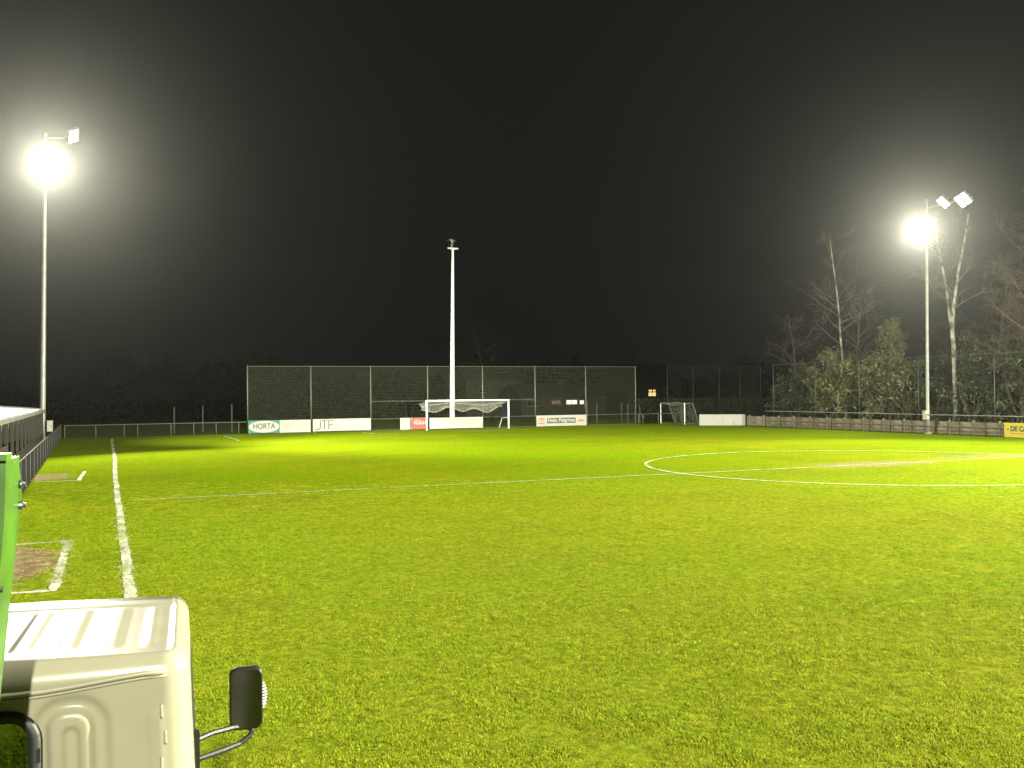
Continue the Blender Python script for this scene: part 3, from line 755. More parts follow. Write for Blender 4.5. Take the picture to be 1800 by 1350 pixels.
# small posts standing in the dark beyond the fence
for (x, y, h, lab) in ((43.2, 84, 1.9, 'slim dim post behind the last fence bay, nearest the Nelo Pelgrims board'), (45.3, 86, 2.0, 'slim dim post in the middle of the last fence bay'),
                       (47.3, 84.5, 1.95, 'slim dim post left of the twin, behind the fence end'), (48.0, 84.5, 1.9, 'slim dim post right of the twin, behind the fence end'),
                       (47.4, 82, 1.75, 'left one of two close posts at the right fence end'), (47.9, 82, 1.75, 'right one of two close posts at the right fence end'),
                       (53.6, 83.5, 1.85, 'slim dim post between the small goal and the corner board'), (5.2, 86, 2.2, 'slim dim post behind the left rail, farthest left of three'),
                       (7.6, 87, 2.3, 'slim dim post behind the left rail, middle of three'), (9.9, 86, 2.35, 'slim dim post behind the left rail, nearest the HORTA board')):
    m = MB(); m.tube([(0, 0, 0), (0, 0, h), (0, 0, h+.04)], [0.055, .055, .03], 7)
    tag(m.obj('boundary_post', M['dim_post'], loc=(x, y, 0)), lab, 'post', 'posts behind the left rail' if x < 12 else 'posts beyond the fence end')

# ------------------------------------------------------------------ hedges, shrubs, trees
def leaves(m, cen, rad, n, size, rg, shell=0.55, flat_top=False, droop=.2):
    """leaf-sized faces spread through an ellipsoid"""
    for _ in range(n):
        while True:
            d = Vector((rg.gauss(0, 1), rg.gauss(0, 1), rg.gauss(0, 1)))
            if d.length > 1e-3: break
        d.normalize(); k = (shell+(1-shell)*rg.random()) if rg.random() < .8 else rg.random()
        p = Vector((cen[0]+d.x*rad[0]*k, cen[1]+d.y*rad[1]*k, cen[2]+d.z*rad[2]*k))
        if p.z < 0.05: continue
        nrm = (d*.7+Vector((rg.uniform(-1, 1), rg.uniform(-1, 1), rg.uniform(-.2, 1)))).normalized()
        a = nrm.orthogonal().normalized(); a = Matrix.Rotation(rg.uniform(0, 6.28), 3, nrm)@a; b = nrm.cross(a)
        s = size*rg.uniform(.6, 1.4); w = s*.42
        m.add([p-a*s*.5, p+b*w*.5, p+a*s*.5-nrm*s*droop, p-b*w*.5], [(0, 1, 2, 3)])
def shrub(label, base, blobs, n, size, leafm, name='evergreen_shrub', group='evergreens behind the right fence', seed=1):
    rg = random.Random(seed); t = thing(name, label, 'shrub' if 'shrub' in name else 'tree', base, 0, group)
    m = MB()
    for (cx, cy, cz, rx, ry, rz) in blobs:
        nn = int(n*rx*rz)
        # clumps inside the blob give light and dark patches
        for c in range(max(3, int(7*rx*rz**.5))):
            d = Vector((rg.gauss(0, 1), rg.gauss(0, 1), rg.gauss(0, 1))).normalized()*rg.uniform(.55, 1.0)
            q = (cx+d.x*rx, cy+d.y*ry, cz+d.z*rz); r = rg.uniform(.45, .85)
            leaves(m, q, (r, r, r*.7), max(10, nn//max(3, int(7*rx*rz**.5))), size, rg)
        leaves(m, (cx, cy, cz), (rx*.85, ry*.85, rz*.85), nn//3, size, rg)
    m.obj('foliage', leafm, t)
    m = MB()
    for k in range(5):
        a = k*1.26+rg.random(); m.tube([(0, 0, 0), (.3*math.cos(a), .3*math.sin(a), 1.2), (.8*math.cos(a), .8*math.sin(a), 2.6), (1.1*math.cos(a), 1.1*math.sin(a), 3.6)], [.09, .07, .045, .02], 6)
    m.obj('stem', M['bark'], t)
    return t
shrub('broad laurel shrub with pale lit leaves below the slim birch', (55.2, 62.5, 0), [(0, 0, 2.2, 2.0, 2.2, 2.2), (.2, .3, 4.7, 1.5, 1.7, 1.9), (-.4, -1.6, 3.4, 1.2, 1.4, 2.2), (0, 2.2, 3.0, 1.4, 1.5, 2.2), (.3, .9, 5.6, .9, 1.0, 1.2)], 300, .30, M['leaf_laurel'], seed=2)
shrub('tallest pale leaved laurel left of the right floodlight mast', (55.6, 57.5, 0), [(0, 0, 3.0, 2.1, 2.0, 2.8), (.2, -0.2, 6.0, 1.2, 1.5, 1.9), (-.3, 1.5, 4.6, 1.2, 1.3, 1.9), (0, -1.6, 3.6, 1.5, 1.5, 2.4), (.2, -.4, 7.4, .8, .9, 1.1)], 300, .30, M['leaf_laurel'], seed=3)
shrub('dark bushy evergreen at the left end of the tree belt', (56.5, 70.0, 0), [(0, 0, 2.2, 2.2, 1.8, 2.3), (.3, -1, 4.0, 1.7, 1.6, 1.7), (-.2, -3, 2.4, 1.6, 1.6, 2.6)], 260, .26, M['leaf_dark'], seed=4)
shrub('dark evergreen between the pale laurel and the floodlight mast', (56.8, 54.0, 0), [(0, 0, 2.4, 1.8, 1.7, 2.4), (.3, .4, 4.4, 1.5, 1.5, 2.0)], 260, .26, M['leaf_dark'], seed=5)
shrub('dark ivy covered shrub just right of the floodlight mast', (56.0, 50.0, 0), [(0, 0, 2.2, 2.2, 2.4, 2.3), (.5, -.5, 4.6, 1.8, 1.9, 1.9), (.8, 1.2, 5.4, 1.2, 1.3, 1.6)], 260, .24, M['leaf_dark'], seed=6)
shrub('dark evergreen shrub under the forked birch', (56.2, 46.2, 0), [(0, 0, 2.0, 2.2, 2.4, 2.1), (.2, -.5, 4.2, 1.9, 2.0, 1.9), (.6, 1.4, 4.8, 1.3, 1.4, 1.5)], 260, .24, M['leaf_dark'], seed=7)
shrub('dark evergreen shrub at the right edge above the yellow board', (56.0, 42.0, 0), [(0, 0, 2.2, 2.2, 2.5, 2.2), (.2, 0, 4.6, 1.9, 2.2, 1.9), (.4, 1.5, 5.6, 1.2, 1.4, 1.5)], 260, .24, M['leaf_dark'], seed=8)
for i, (hx0, hx1, hy, hh, lab) in enumerate(((57.0, 67.6, 98.5, 2.15, 'clipped dark hedge behind the small goal'), (68.2, 75.5, 98.0, 2.1, 'clipped dark hedge left of the tree belt'))):
    rg = random.Random(40+i); m = MB()
    for _ in range(9000):
        x, y, z = rg.uniform(hx0, hx1), rg.uniform(-.6, .6), rg.uniform(0, hh)
        f = rg.random()
        if f < .6: y = -.6+rg.gauss(0, .06)
        elif f < .85: z = hh+rg.gauss(0, .05)
        s = rg.uniform(.08, .17); n_ = Vector((rg.uniform(-1, 1), rg.uniform(-1.5, .3), rg.uniform(-.3, 1))).normalized(); a = n_.orthogonal().normalized(); b = n_.cross(a); p = Vector((x, y, z))
        m.add([p-a*s, p+b*s*.5, p+a*s, p-b*s*.5], [(0, 1, 2, 3)])
    t = thing('hedge', lab, 'hedge', (0, hy, 0), 0, 'hedges beyond the right corner')
    m.obj('foliage', M['leaf_hedge'], t)
    m = MB(); k = int((hx1-hx0)/.9)
    for j in range(k): m.tube([(hx0+.4+.9*j, 0, 0), (hx0+.45+.9*j, .05, hh*.8)], [.04, .02], 5)
    m.obj('stems', M['bark'], t)

def bare_tree(label, base, height, seed, r0=.16, barkm='birch', lean=(0, 0), fork=None, spread=.5, twigs=9, depth=3, start=.3, name='bare_tree', group='bare trees behind the right fence', crownm='twig', upturn=.5):
    rg = random.Random(seed); t = thing(name, label, 'tree', base, 0, group)
    tm, cm = MB(), MB()
    def limb(m, p, d, ln, r, segs, wob, taper=.78):
        pts, rads = [p.copy()], [r]
        for k in range(segs):
            d = (d+Vector((rg.gauss(0, wob), rg.gauss(0, wob), rg.gauss(0, wob*.6)))).normalized()
            p = p+d*ln/segs; pts.append(p.copy()); rads.append(max(.004, r*(1-taper*(k+1)/segs)))
        m.tube(pts, rads, 6 if r > .05 else 4 if r > .02 else 3, cap=False)
        return pts, rads, d
    def grow(p, d, ln, r, dep):
        pts, rads, d2 = limb(cm, p, d, ln, r, 5 if dep > 1 else 4, .14)
        if dep == 0: return
        for _ in range(rg.randint(4, 6) if dep > 1 else rg.randint(5, 8)):
            k = rg.uniform(.25, 1.0); i = min(len(pts)-2, int(k*(len(pts)-1))); q = pts[i].lerp(pts[i+1], rg.random())
            a = Vector((rg.gauss(0, 1), rg.gauss(0, 1), rg.gauss(.1, .7))).normalized()
            grow(q, (d2*.75+a*.8+Vector((0, 0, upturn*.25))).normalized(), ln*rg.uniform(.35, .62), max(.006, rads[i]*.55), dep-1)
    def trunk(p, d, h, r, s0):
        pts, rads, _ = limb(tm, Vector(p), Vector(d).normalized(), h, r, 12, .035)
        nb = int(twigs*h/6)
        for _ in range(nb):
            k = s0+(1-s0)*rg.random()**.8; i = min(len(pts)-2, int(k*(len(pts)-1))); q = pts[i].lerp(pts[i+1], rg.random())
            a = rg.uniform(0, 6.283); dd = Vector((math.cos(a)*spread*1.7, math.sin(a)*spread*1.7, rg.uniform(.3, 1.0))).normalized()
            grow(q, dd, (h*(1-k)*.36+1.1)*rg.uniform(.7, 1.2), max(.012, rads[i]*.45), depth-1)
        return pts
    if fork:
        hf, d1, d2 = fork
        pts, rads, _ = limb(tm, Vector((0, 0, 0)), Vector((lean[0], lean[1], 1)).normalized(), hf, r0, 6, .02, .22)
        for dd in (d1, d2): trunk(pts[-1], (dd[0], dd[1], 1), height-hf, r0*.72, .15)
    else: trunk((0, 0, 0), (lean[0], lean[1], 1), height, r0, start)
    tm.obj('trunk', M[barkm], t, smooth=True); cm.obj('crown', M[crownm], t)
    return t
bare_tree('slim pale birch rising out of the broad laurel', (55.5, 61.9, 0), 15.5, 21, .13, lean=(-.02, .02), start=.42, twigs=7, depth=3)
bare_tree('forked pale birch right of the floodlight mast', (56.0, 51.4, 0), 15.5, 22, .19, fork=(7.2, (-.04, .20), (.02, -.02)), lean=(0, .03), twigs=8)
bare_tree('pale birch with dark marks at the right edge', (56.5, 46.4, 0), 17.5, 23, .17, start=.35, twigs=9)
for i, (x, y, h, lab) in enumerate(((61, 49, 13, 'bare brown tree behind the forked birch'), (60, 44, 12.5, 'bare brown tree behind the birch at the right edge'), (63, 54, 12.5, 'bare brown tree behind the right floodlight mast'),
                                    (60.5, 39.5, 12, 'bare brown tree cut off by the right picture edge'), (64, 78, 10.5, 'dim bare tree behind the dark evergreen at the left end of the belt'), (62.5, 68, 11, 'dim bare tree left of the slim birch'), (58.5, 47.6, 10.5, 'low spreading bare tree between the two pale birches'))):
    bare_tree(lab, (x, y, 0), h, 60+i, .16, 'bark', spread=.6, twigs=16, start=.18, depth=4 if i in (0, 1, 2, 3, 6) else 3)
# dim trees behind the fence
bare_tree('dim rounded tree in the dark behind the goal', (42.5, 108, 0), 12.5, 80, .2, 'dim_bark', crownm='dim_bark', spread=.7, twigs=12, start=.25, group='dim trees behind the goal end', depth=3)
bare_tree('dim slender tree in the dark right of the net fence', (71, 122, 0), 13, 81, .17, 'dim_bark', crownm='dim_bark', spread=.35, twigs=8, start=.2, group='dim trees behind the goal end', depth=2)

rg = random.Random(99); m = MB()
for _ in range(60000):
    x = rg.uniform(-75, 130); top = 6.2+1.5*math.sin(x*.13)+1.1*math.sin(x*.37+1)+.7*math.sin(x*1.1)+.5*math.sin(x*2.9)
    y = (128 if x < 44 else 140)+rg.gauss(0, 2.0); z = top*rg.random()**.7+rg.gauss(0, .4)
    if z < .1: continue
    n_ = Vector((rg.uniform(-1, 1), rg.uniform(-1.4, .2), rg.uniform(-.2, 1))).normalized(); a = n_.orthogonal().normalized(); bb = n_.cross(a); q = Vector((x, y, z)); s_ = rg.uniform(.12, .30)
    m.add([q-a*s_, q+bb*s_*.5, q+a*s_, q-bb*s_*.5], [(0, 1, 2, 3)])
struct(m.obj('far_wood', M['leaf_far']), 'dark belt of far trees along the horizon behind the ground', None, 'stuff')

# ------------------------------------------------------------------ houses beyond the ground, some windows lit
def house(label, x0, x1, y, dep, eave, ridge, wallm, wins=(), group='houses in the dark beyond the goal', gable_front=False, door=None):
    t = thing('house', label, 'house', (0, y, 0), 0, group)
    b = MB(); b.box(x0, x1, 0, dep, 0, eave)
    if gable_front: b.add([(x0, 0, eave), (x1, 0, eave), ((x0+x1)/2, 0, ridge), (x0, dep, eave), (x1, dep, eave), ((x0+x1)/2, dep, ridge)], [(0, 1, 2), (5, 4, 3)])
    else: b.add([(x0, 0, eave), (x0, dep, eave), (x0, dep/2, ridge), (x1, 0, eave), (x1, dep, eave), (x1, dep/2, ridge)], [(0, 2, 1), (3, 4, 5)])
    b.obj('wall', wallm, t)
    b = MB(); o_ = .3; th = .14
    if gable_front:
        xm = (x0+x1)/2; s = (ridge-eave)/(xm-x0)
        for sg, xe in ((-1, x0-o_), (1, x1+o_)):
            ze = eave-o_*s
            b.add([(xe, -o_, ze), (xm, -o_, ridge), (xm, dep+o_, ridge), (xe, dep+o_, ze), (xe, -o_, ze+th), (xm, -o_, ridge+th), (xm, dep+o_, ridge+th), (xe, dep+o_, ze+th)],
                  [(0, 1, 2, 3), (4, 7, 6, 5), (0, 4, 5, 1), (1, 5, 6, 2), (2, 6, 7, 3), (3, 7, 4, 0)])
    else:
        ym = dep/2; s = (ridge-eave)/ym
        for ye in (-o_, dep+o_):
            ze = eave-o_*s
            b.add([(x0-o_, ye, ze), (x1+o_, ye, ze), (x1+o_, ym, ridge), (x0-o_, ym, ridge), (x0-o_, ye, ze+th), (x1+o_, ye, ze+th), (x1+o_, ym, ridge+th), (x0-o_, ym, ridge+th)],
                  [(0, 1, 2, 3), (4, 7, 6, 5), (0, 4, 5, 1), (1, 5, 6, 2), (2, 6, 7, 3), (3, 7, 4, 0)])
    rf = b.obj('roof', M['tile'], t)
    b = MB(); b.box((x0+x1)/2+.8, (x0+x1)/2+1.4, dep/2-.3, dep/2+.3, ridge-.5, ridge+.7); b.obj('chimney', M['brick'], rf)
    for (a, c, z0, z1, lit) in wins:
        f = MB(); k = .07
        for r_ in ((a-k, a, z0-k, z1+k), (c, c+k, z0-k, z1+k), (a, c, z1, z1+k), (a, c, z0-k, z0)): f.box(r_[0], r_[1], -.05, .0, r_[2], r_[3])
        nb = max(1, round((c-a)/.7))
        for q in range(1, nb): f.box(a+(c-a)*q/nb-.03, a+(c-a)*q/nb+.03, -.045, 0, z0, z1)
        wo = f.obj('window', M['frame_dark'], t)
        f = MB(); f.box(a+.002, c-.002, -.03, -.015, z0+.002, z1-.002); f.obj('pane', M[lit] if lit else M['glass'], wo)
        f = MB(); f.box(a-.12, c+.12, -.14, -.051, z0-.12, z0-k-.002); f.obj('sill', M['concrete'], wo)
    if door:
        f = MB(); f.box(door, door+.95, -.04, 0, 0, 2.05); dd = f.obj('door', M['dark_wood'], t)
        f = MB(); f.box(door+.8, door+.88, -.09, -.041, 1.0, 1.04); f.obj('handle', M['galv'], dd)
    return t
house('long low dark building with a row of white lit windows behind the fence', 49.5, 62.0, 115, 7, 2.6, 4.2, M['brick'],
      ((53.93, 55.17, 1.68, 2.10, 'lit_dim'), (56.05, 57.6, 1.60, 2.14, 'lit_white'), (58.02, 58.6, 1.60, 2.08, 'lit_white'), (58.72, 59.1, 1.2, 2.05, 'lit_dim'), (50.4, 51.8, 1.5, 2.1, None)), door=60.3)
house('dark house with one bright warm window right of the fence', 65.5, 74.0, 115.2, 8, 4.4, 7.0, M['brick'],
      ((68.7, 69.85, 2.55, 3.1, 'lit_warm'), (68.75, 69.25, 3.17, 3.42, 'lit_warm'), (69.4, 69.82, 3.17, 3.42, 'lit_warm'), (71.6, 72.6, 2.5, 3.4, None)), door=66.4)
house('dark house behind the goal with a warm glow at its upper windows', 44.5, 53.0, 122, 8, 5.0, 7.6, M['render_wall'],
      ((50.3, 51.4, 3.2, 3.75, 'lit_white'), (51.9, 52.4, 3.3, 3.9, 'lit_dim'), (46.5, 47.3, 3.3, 4.1, None)), door=47.8)
house('small dark house with a pale gable left of the tree belt', 83.0, 87.3, 115, 9, 2.6, 3.75, M['render_wall'], ((84.4, 85.6, 1.3, 2.2, None),), gable_front=True)

# ------------------------------------------------------------------ shelter and fence on the left
def lx(y): return -2.85-0.0159*(y-31)
ang = math.atan(0.0159)
sh = thing('spectator_shelter', 'long low shelter with white roof and dark front at the left edge', 'shelter', (lx(24), 24, 0), ang)
SL = 36.5
b = MB(); ns = 60
for i in range(ns+1):
    yy = SL*i/ns; rid = .012*(i % 2)
    for (xx, zz) in ((0.08, 2.44), (-1.2, 2.56), (-2.6, 2.67)): b.v.append((xx, yy, zz+rid))
for i in range(ns):
    for k in range(2):
        a = i*3+k; b.f.append((a, a+3, a+4, a+1)); b.mi.append(0)
b.box(-2.6, .06, 0.01, SL-.01, 2.36, 2.37)
ro = b.obj('roof', M['white_roof'], sh)
b = MB(); b.box(.081, .12, -.05, SL+.05, 2.26, 2.40); b.obj('fascia', M['dull_galv'], ro)
b = MB(); b.box(-2.6, .08, SL-.02, SL+.06, 2.20, 2.36); b.obj('end_fascia', M['dark_wood'], ro)
b = MB(); b.box(-2.65, -2.6, 0, SL, 0, 2.35); b.obj('back_wall', M['dark_wood'], sh)
b = MB(); b.box(-2.6, .0, SL-.08, SL-.021, 0, 2.2); b.obj('end_wall', M['dark_wood'], sh)
me = MB().box(-.05, .05, -.05, .05, 0, 2.36).mesh('roof_post'); me.materials.append(M['brown_panel'])
mb_ = MB(); mb_.tube([(0, 0, 1.75), (0, .55, 2.33)], .035, 6); mbr = mb_.mesh('brace'); mbr.materials.append(M['dull_galv'])
for k in range(15):
    y = .3+k*2.56; put('roof_post', me, sh, (-.05, y, 0)); put('brace', mbr, sh, (-.05, y+.05, 0))
pnl = MB().box(-.02, .02, .02, 2.50, .25, 1.55).mesh('front_panel'); pnl.materials.append(M['dark_wood'])
for k in range(4): put('front_panel', pnl, sh, (-.02, .35+k*2.56, 0))
pnl2 = MB().box(-.02, .02, .02, 2.50, .1, 1.05).mesh('front_panel'); pnl2.materials.append(M['dark_wood'])
for k in range(4, 14): put('front_panel', pnl2, sh, (-.02, .35+k*2.56, 0))
b = MB(); b.box(-1.6, -1.1, .5, SL-.5, .42, .48); b.obj('bench', M['dark_wood'], sh)
lf = thing('mesh_fence', 'dark low mesh fence along the left side of the pitch', 'fence', (lx(28)+.42, 28, 0), ang)
me = MB().tube([(0, 0, 0), (0, 0, 1.1)], .03, 7).mesh('post', True); me.materials.append(M['dim_post'])
pan = wire_panel(2.6, 1.05, .075, .0045).mesh('mesh_panel'); pan.materials.append(M['black_wire'])
for k in range(21):
    put('post', me, lf, (0, k*2.6, 0))
    if k < 20:
        o = put('mesh_panel', pan, lf, (.01, k*2.6, 0)); o.rotation_euler = (0, 0, math.pi/2)
b = MB(); b.tube([(0, 0, 1.08), (0, 52, 1.08)], .018, 7); b.obj('rail', M['dim_post'], lf)
kb = MB().box(-.03, .03, .03, 2.57, .0, .22).mesh('kick_board'); kb.materials.append(M['dark_wood'])
for k in range(20): put('kick_board', kb, lf, (-.05, k*2.6, 0))

# ------------------------------------------------------------------ the truck below the camera
TH = 0.0735                                         # heading, to the right of +Y
truck = thing('truck', 'small white truck with black mirror parked at the bottom left', 'truck', (0, 0, 0), -TH)
CV0, CV1, CU0, CU1, CZ0, CZ1, CR = -1.73, 0.026, 2.95, 4.62, 0.55, 2.245, 0.075
def sstep(a, b, x):
    t = min(1, max(0, (x-a)/(b-a))); return t*t*(3-2*t)
def sd_rr(x, z, cx, cz, hx, hz, r):
    qx, qz = abs(x-cx)-hx+r, abs(z-cz)-hz+r
    return math.hypot(max(qx, 0), max(qz, 0))+min(max(qx, qz), 0)-r
RW = (-0.85, 1.86, .445, .24, .07)                  # rear window: centre v, z, half sizes, corner radius
def cab_mesh():
    m = MB(); nv, nu, nz = 230, 90, 170
    idx = {}
    c0 = Vector((CV0, CU0, CZ0)); c1 = Vector((CV1, CU1, CZ1))
    def warp(n0, n1, n):                             # denser near the right rear corner
        return [n0+(n1-n0)*(i/n) for i in range(n+1)]
    V_, U_, Z_ = warp(0, 1, nv), warp(0, 1, nu), warp(0, 1, nz)
    def vid(i, j, k):
        key = (i, j, k)
        if key in idx: return idx[key]
        p = Vector((CV0+(CV1-CV0)*V_[i], CU0+(CU1-CU0)*U_[j], CZ0+(CZ1-CZ0)*Z_[k]))
        q = Vector((min(max(p.x, CV0+CR), CV1-CR), min(max(p.y, CU0+CR), CU1-CR), min(max(p.z, CZ0+CR), CZ1-CR)))
        d = p-q; nrm = d.normalized() if d.length > 1e-9 else Vector((0, 0, 1))
        p = q+nrm*CR
        dsp = 0.0
        # roof swages running lengthwise
        w = sstep(.85, 1, nrm.z)
        if w > 0:
            a = sstep(CU0+.10, CU0+.17, p.y)*(1-sstep(3.60, 3.66, p.y))
            for cvr in (-.085, -.20, -.325, -.45, -.575, -.70, -.825, -.95, -1.075, -1.20, -1.325, -1.45, -1.575):
                hw = .024 if cvr < -.1 else .018
                dsp += .0050*w*a*(1-sstep(hw-.014, hw+.014, abs(p.x-cvr)))
            dsp += .006*w*sstep(3.66, 3.70, p.y)
            # crown of the roof
            dsp += -.018*w*((p.x-(CV0+CV1)/2)/((CV1-CV0)/2))**2
        w = sstep(.85, 1, -nrm.y)
        if w > 0:
            # pressed panels of the rear wall beside the window
            d1 = sd_rr(p.x, p.z, -.30, 1.80, .100, .335, .085)
            dsp += -.014*w*sstep(.012, -.016, d1)*1
            d2 = sd_rr(p.x, p.z, -.3025, 1.78, .060, .320, .050)
            dsp += .020*w*sstep(.008, -.012, d2)
            d3 = sd_rr(p.x, p.z, -.300, 1.75, .022, .303, .020)
            dsp += -.014*w*sstep(.004, -.008, d3)
            dsp += .003*w*sstep(-.100, -.085, p.x)*(1-sstep(-.06, -.045, p.x))*(1-sstep(2.06, 2.10, p.z))
        p = p+nrm*dsp
        # sides lean in towards the roof, raked windscreen
        if p.z > 1.45: p.x = -.85+(p.x+.85)*(1-.036*(p.z-1.45)/.8)
        if p.z > 1.15:
            f = (p.y-CU0)/(CU1-CU0); p.y -= .78*f*(p.z-1.15)*sstep(.35, 1, f)
        idx[key] = len(m.v); m.v.append(tuple(p)); return idx[key]
    def face(a, b, c, d, hole):
        if not hole: m.f.append((a, b, c, d)); m.mi.append(0)
    for i in range(nv):
        for k in range(nz):
            cv, cz = CV0+(CV1-CV0)*(V_[i]+V_[i+1])/2, CZ0+(CZ1-CZ0)*(Z_[k]+Z_[k+1])/2
            face(vid(i, 0, k), vid(i+1, 0, k), vid(i+1, 0, k+1), vid(i, 0, k+1), sd_rr(cv, cz, *RW) < -.004)
            face(vid(i, nu, k), vid(i, nu, k+1), vid(i+1, nu, k+1), vid(i+1, nu, k), sd_rr(cv, cz, (CV0+CV1)/2, 1.70, .72, .40, .08) < 0)
        for j in range(nu):
            face(vid(i, j, nz), vid(i+1, j, nz), vid(i+1, j+1, nz), vid(i, j+1, nz), False)
            face(vid(i, j, 0), vid(i, j+1, 0), vid(i+1, j+1, 0), vid(i+1, j, 0), False)
    for j in range(nu):
        for k in range(nz):
            cu, cz = CU0+(CU1-CU0)*(U_[j]+U_[j+1])/2, CZ0+(CZ1-CZ0)*(Z_[k]+Z_[k+1])/2
            hole = sd_rr(cu, cz, 3.78, 1.72, .50, .35, .08) < 0
            face(vid(nv, j, k), vid(nv, j+1, k), vid(nv, j+1, k+1), vid(nv, j, k+1), hole)
            face(vid(0, j, k), vid(0, j, k+1), vid(0, j+1, k+1), vid(0, j+1, k), hole)
    return m
cab = cab_mesh().obj('cab', M['truck_white'], truck, smooth=True)
def rr_path(cx, cz, hx, hz, r, n=6):
    o = []
    for (sx, sz, a0) in ((1, 1, 0), (-1, 1, 90), (-1, -1, 180), (1, -1, 270)):
        for k in range(n+1):
            a = R(a0+90*k/n); o.append((cx+sx*(hx-r)+r*math.cos(a), cz+sz*(hz-r)+r*math.sin(a)))
    return o
pth = rr_path(*RW); 
b = MB(); b.tube([(x, CU0-.004, z) for x, z in pth+pth[:2]], .017, 8, cap=False); rw = b.obj('rear_window', M['rubber'], cab, smooth=True)
b = MB(); n_ = len(pth); b.add([(x, CU0+.006, z) for x, z in pth]+[(x, CU0+.002, z) for x, z in pth], [tuple(range(n_)), tuple(reversed(range(n_, 2*n_)))]); b.obj('pane', M['glass'], rw)
def rake(u, z): 
    f = (u-CU0)/(CU1-CU0); return u-.78*f*max(0, z-1.15)*sstep(.35, 1, f)
wp = rr_path((CV0+CV1)/2, 1.70, .72, .40, .08)
b = MB(); b.tube([(x, rake(CU1, z)+.004, z) for x, z in wp+wp[:2]], .02, 6, cap=False); ws = b.obj('windscreen', M['rubber'], cab)
b = MB(); n_ = len(wp); b.add([(x, rake(CU1, z)-.004, z) for x, z in wp], [tuple(range(n_))]); b.obj('pane', M['glass'], ws)
for sx in (CV0, CV1):
    sp = rr_path(3.78, 1.72, .50, .35, .08); sg = 1 if sx > -.5 else -1
    b = MB(); b.tube([(-.85+(sx+.85)*(1-.036*max(0, z-1.45)/.8)-sg*.012, rake(u, z), z) for u, z in sp+sp[:2]], .014, 6, cap=False); dw = b.obj('door_window', M['rubber'], cab)
    b = MB(); b.add([(-.85+(sx+.85)*(1-.036*max(0, z-1.45)/.8)-sg*.016, rake(u, z), z) for u, z in sp], [tuple(range(len(sp)))]); b.obj('pane', M['glass'], dw)
# drip rail on the rear wall
b = MB()
for k in range(24):
    pass
pts = [(-1.62+.065*k, CU0-.010, 2.160+.028*sstep(-.45, -.06, -1.62+.065*k)) for k in range(25)]
b.tube(pts, .0075, 6); b.tube([(x, y+.004, z-.013) for x, y, z in pts], .005, 5); b.obj('drip_rail', M['truck_white'], cab, smooth=True)
# weld flange bumps by the corner
bm_ = MB(); bm_.tube([(0, 0, -.018), (0, -.002, -.013), (0, -.002, .013), (0, 0, .018)], .0045, 8); me = bm_.mesh('seam_bead', True); me.materials.append(M['truck_white'])
for k in range(6): put('seam_bead', me, cab, (-.078+.010*(k % 2), CU0-.010, 2.075-.075*k))
for (v, u) in ((-.064, 3.62), (-.048, 3.62), (-.064, 3.28), (-.048, 3.28)):
    b = MB(); b.tube([(v, u, 2.205), (v, u, 2.229)], .005, 6); b.obj('roof_bolt', M['rubber'], cab)
# interior
b = MB(); b.box(-1.62, -.06, 3.15, 3.32, .9, 1.62); b.box(-1.62, -.06, 3.32, 3.75, .85, 1.0); b.obj('seat', M['seat'], truck)
b = MB(); b.box(-1.64, -.04, 4.0, 4.35, 1.0, 1.28); b.obj('dashboard', M['black_plastic'], truck)
# right hand mirror on its bent bracket
MV, MU, MZ = .219, 4.16, 1.726
b = MB(); nr = 6
prof = [(.030, 0.0), (.062, -.01), (.078, -.035), (.082, -.06), (.080, -.075)]
rings = []
for (sx, dy) in ((.25, .075), (.62, .072), (.88, .05), (1.0, .0), (1.0, -.025), (.93, -.032)):
    rings.append([(MV+x*sx, MU+dy, MZ+z*sx) for x, z in rr_path(0, 0, .066, .127, .030)])
n_ = len(rings[0])
for r_ in rings: b.v += r_
for i in range(len(rings)-1):
    for k in range(n_): b.f.append((i*n_+k, i*n_+(k+1) % n_, (i+1)*n_+(k+1) % n_, (i+1)*n_+k)); b.mi.append(0)
b.f.append(tuple(reversed(range(n_)))); b.mi.append(0)
mir = b.obj('mirror_housing', M['black_plastic'], truck, smooth=True)
b = MB(); gp = rr_path(0, 0, .060, .119, .026); b.add([(MV+x, MU-.033, MZ+z) for x, z in gp], [tuple(range(len(gp)))])
b.obj('mirror_glass', M['mirror'], mir)
b = MB()
for k in range(9): b.tube([(MV+.066, MU+.01, MZ-.055+.0125*k), (MV+.084-.0012*(k-4)**2*.6, MU+.02, MZ-.055+.0125*k), (MV+.066, MU+.04, MZ-.055+.0125*k)], .005, 6)
b.obj('side_repeater', M['galv'], mir)
b = MB(); b.tube([(.020, 3.98, 1.632), (.08, 4.04, 1.632), (.16, 4.12, 1.618), (MV+.0, MU, 1.606), (MV+.024, MU+.005, 1.585), (MV+.014, MU, 1.563), (.19, 4.13, 1.545), (.12, 4.06, 1.550), (.020, 3.98, 1.555)], .0115, 8)
b.tube([(MV, MU, 1.600), (MV, MU+.02, 1.64)], .012, 8); b.box(-.01, .034, 3.94, 4.02, 1.53, 1.66); b.obj('mirror_bracket', M['black_plastic'], truck, smooth=False)
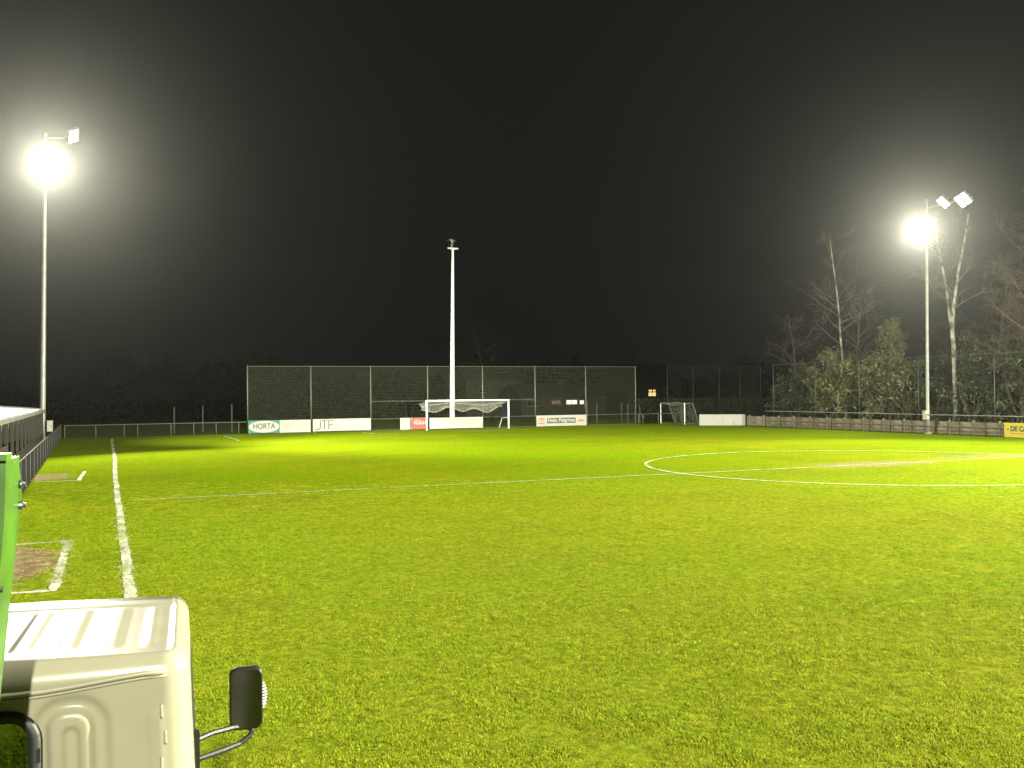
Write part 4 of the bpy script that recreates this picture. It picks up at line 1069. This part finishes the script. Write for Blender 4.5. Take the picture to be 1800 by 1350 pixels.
# chassis, bed, wheels
b = MB(); b.box(-1.25, -.43, -2.0, 4.3, .42, .56); b.obj('chassis', M['dark_metal'], truck)
b = MB(); b.box(-1.72, .04, -2.2, 2.70, .72, .80); b.obj('load_bed', M['bed'], truck)
for (v0, v1, u0, u1) in ((.0, .04, -2.2, 2.7), (-1.72, -1.68, -2.2, 2.7), (-1.68, 0, -2.2, -2.16)):
    b = MB(); b.box(v0, v1, u0, u1, .801, 1.12); b.obj('side_board', M['truck_green'], truck)
wm = MB(); wm.tube([(-.1, 0, 0), (-.085, 0, 0), (.085, 0, 0), (.1, 0, 0)], [.28, .33, .33, .28], 28); wt = wm.mesh('tyre', True); wt.materials.append(M['tyre'])
wm = MB(); wm.tube([(-.103, 0, 0), (.103, 0, 0)], .19, 20); wr = wm.mesh('rim'); wr.materials.append(M['galv'])
for (v, u) in ((-.12, 3.9), (-1.55, 3.9), (-.14, -.7), (-1.53, -.7)):
    w_ = put('wheel', wt, truck, (v, u, .33)); w_.name = 'wheel'; put('rim', wr, w_)
for s in (-1.35, -.33):
    b = MB(); b.tube([(s, 4.53, .85), (s, 4.57, .85)], .09, 16); b.obj('headlight', M['glass'], truck)
b = MB(); b.box(-1.72, .04, 4.45, 4.62, .42, .62); b.obj('bumper', M['black_plastic'], truck)

# green lifting mast on the load bed behind the cab
gm = thing('lift_mast', 'bright green bolted steel mast standing behind the truck cab at the left edge', 'machine', (0, 0, 0), -TH)
b = MB()
U0, U1 = 2.34, 2.52
prof = [(.802, -.50), (1.60, -.45), (2.10, -.436), (2.45, -.402), (2.70, -.380), (2.835, -.376)]
for z, v in prof: b.v += [(-.95, U0, z), (v, U0, z), (v, U1, z), (-.95, U1, z)]
for i in range(len(prof)-1):
    for k in range(4): b.f.append((i*4+k, i*4+(k+1) % 4, i*4+4+(k+1) % 4, i*4+4+k)); b.mi.append(0)
b.f.append((3, 2, 1, 0)); b.mi.append(0); e = (len(prof)-1)*4; b.f.append((e, e+1, e+2, e+3)); b.mi.append(0)
col_ = b.obj('column', M['truck_green'], gm)
b = MB(); b.box(-.97, -.372, U0-.018, U0+.05, 2.836, 2.850); b.obj('top_flange', M['truck_green'], gm)
b = MB(); b.add([(-.384, U1+.001, 2.83), (-.384, U1+.045, 2.74), (-.448, U1+.02, 2.1), (-.47, U1+.01, 1.3), (-.50, U1+.001, .81), (-.445, U1+.001, 2.1)], [(0, 1, 2, 5), (5, 2, 3, 4)])
b.add([(-.378, U1+.001, 2.83), (-.378, U1+.045, 2.74), (-.442, U1+.02, 2.1), (-.464, U1+.01, 1.3), (-.494, U1+.001, .81), (-.439, U1+.001, 2.1)], [(3, 2, 5, 4), (2, 1, 0, 5)]); b.obj('side_plate', M['truck_green'], gm)
for (z, u) in ((2.768, U1+.004), (2.718, U1+.01)):
    b = MB(); b.tube([(-.395, u, z), (-.364, u, z)], .006, 6); b.tube([(-.392, u, z), (-.371, u, z)], .010, 12); b.obj('bolt', M['bolt'], gm)
for k in range(8):
    b = MB(); z = 2.55-.16*k; v = np.interp(z, [q[0] for q in prof], [q[1] for q in prof]); b.tube([(v-.004, U0+.035, z), (v+.004, U0+.035, z)], .007, 6); b.obj('rivet', M['dark_metal'], gm)

# ------------------------------------------------------------------ thin haze added for the glow round the lamps
b = MB(); b.box(-160, 190, -70, 210, -1.0, 32)
hm = bpy.data.materials.new('glow_haze'); hm.use_nodes = True
nt = hm.node_tree; nt.nodes.clear()
vol = nt.nodes.new('ShaderNodeVolumePrincipled'); o_ = nt.nodes.new('ShaderNodeOutputMaterial')
vol.inputs['Color'].default_value = (0.93, 0.94, 0.90, 1); vol.inputs['Density'].default_value = 0.00024; vol.inputs['Anisotropy'].default_value = 0.89
nt.links.new(vol.outputs[0], o_.inputs['Volume'])
hz = b.obj('haze', hm); struct(hz, 'thin haze added over the whole ground for the lamp glow', None, 'stuff')
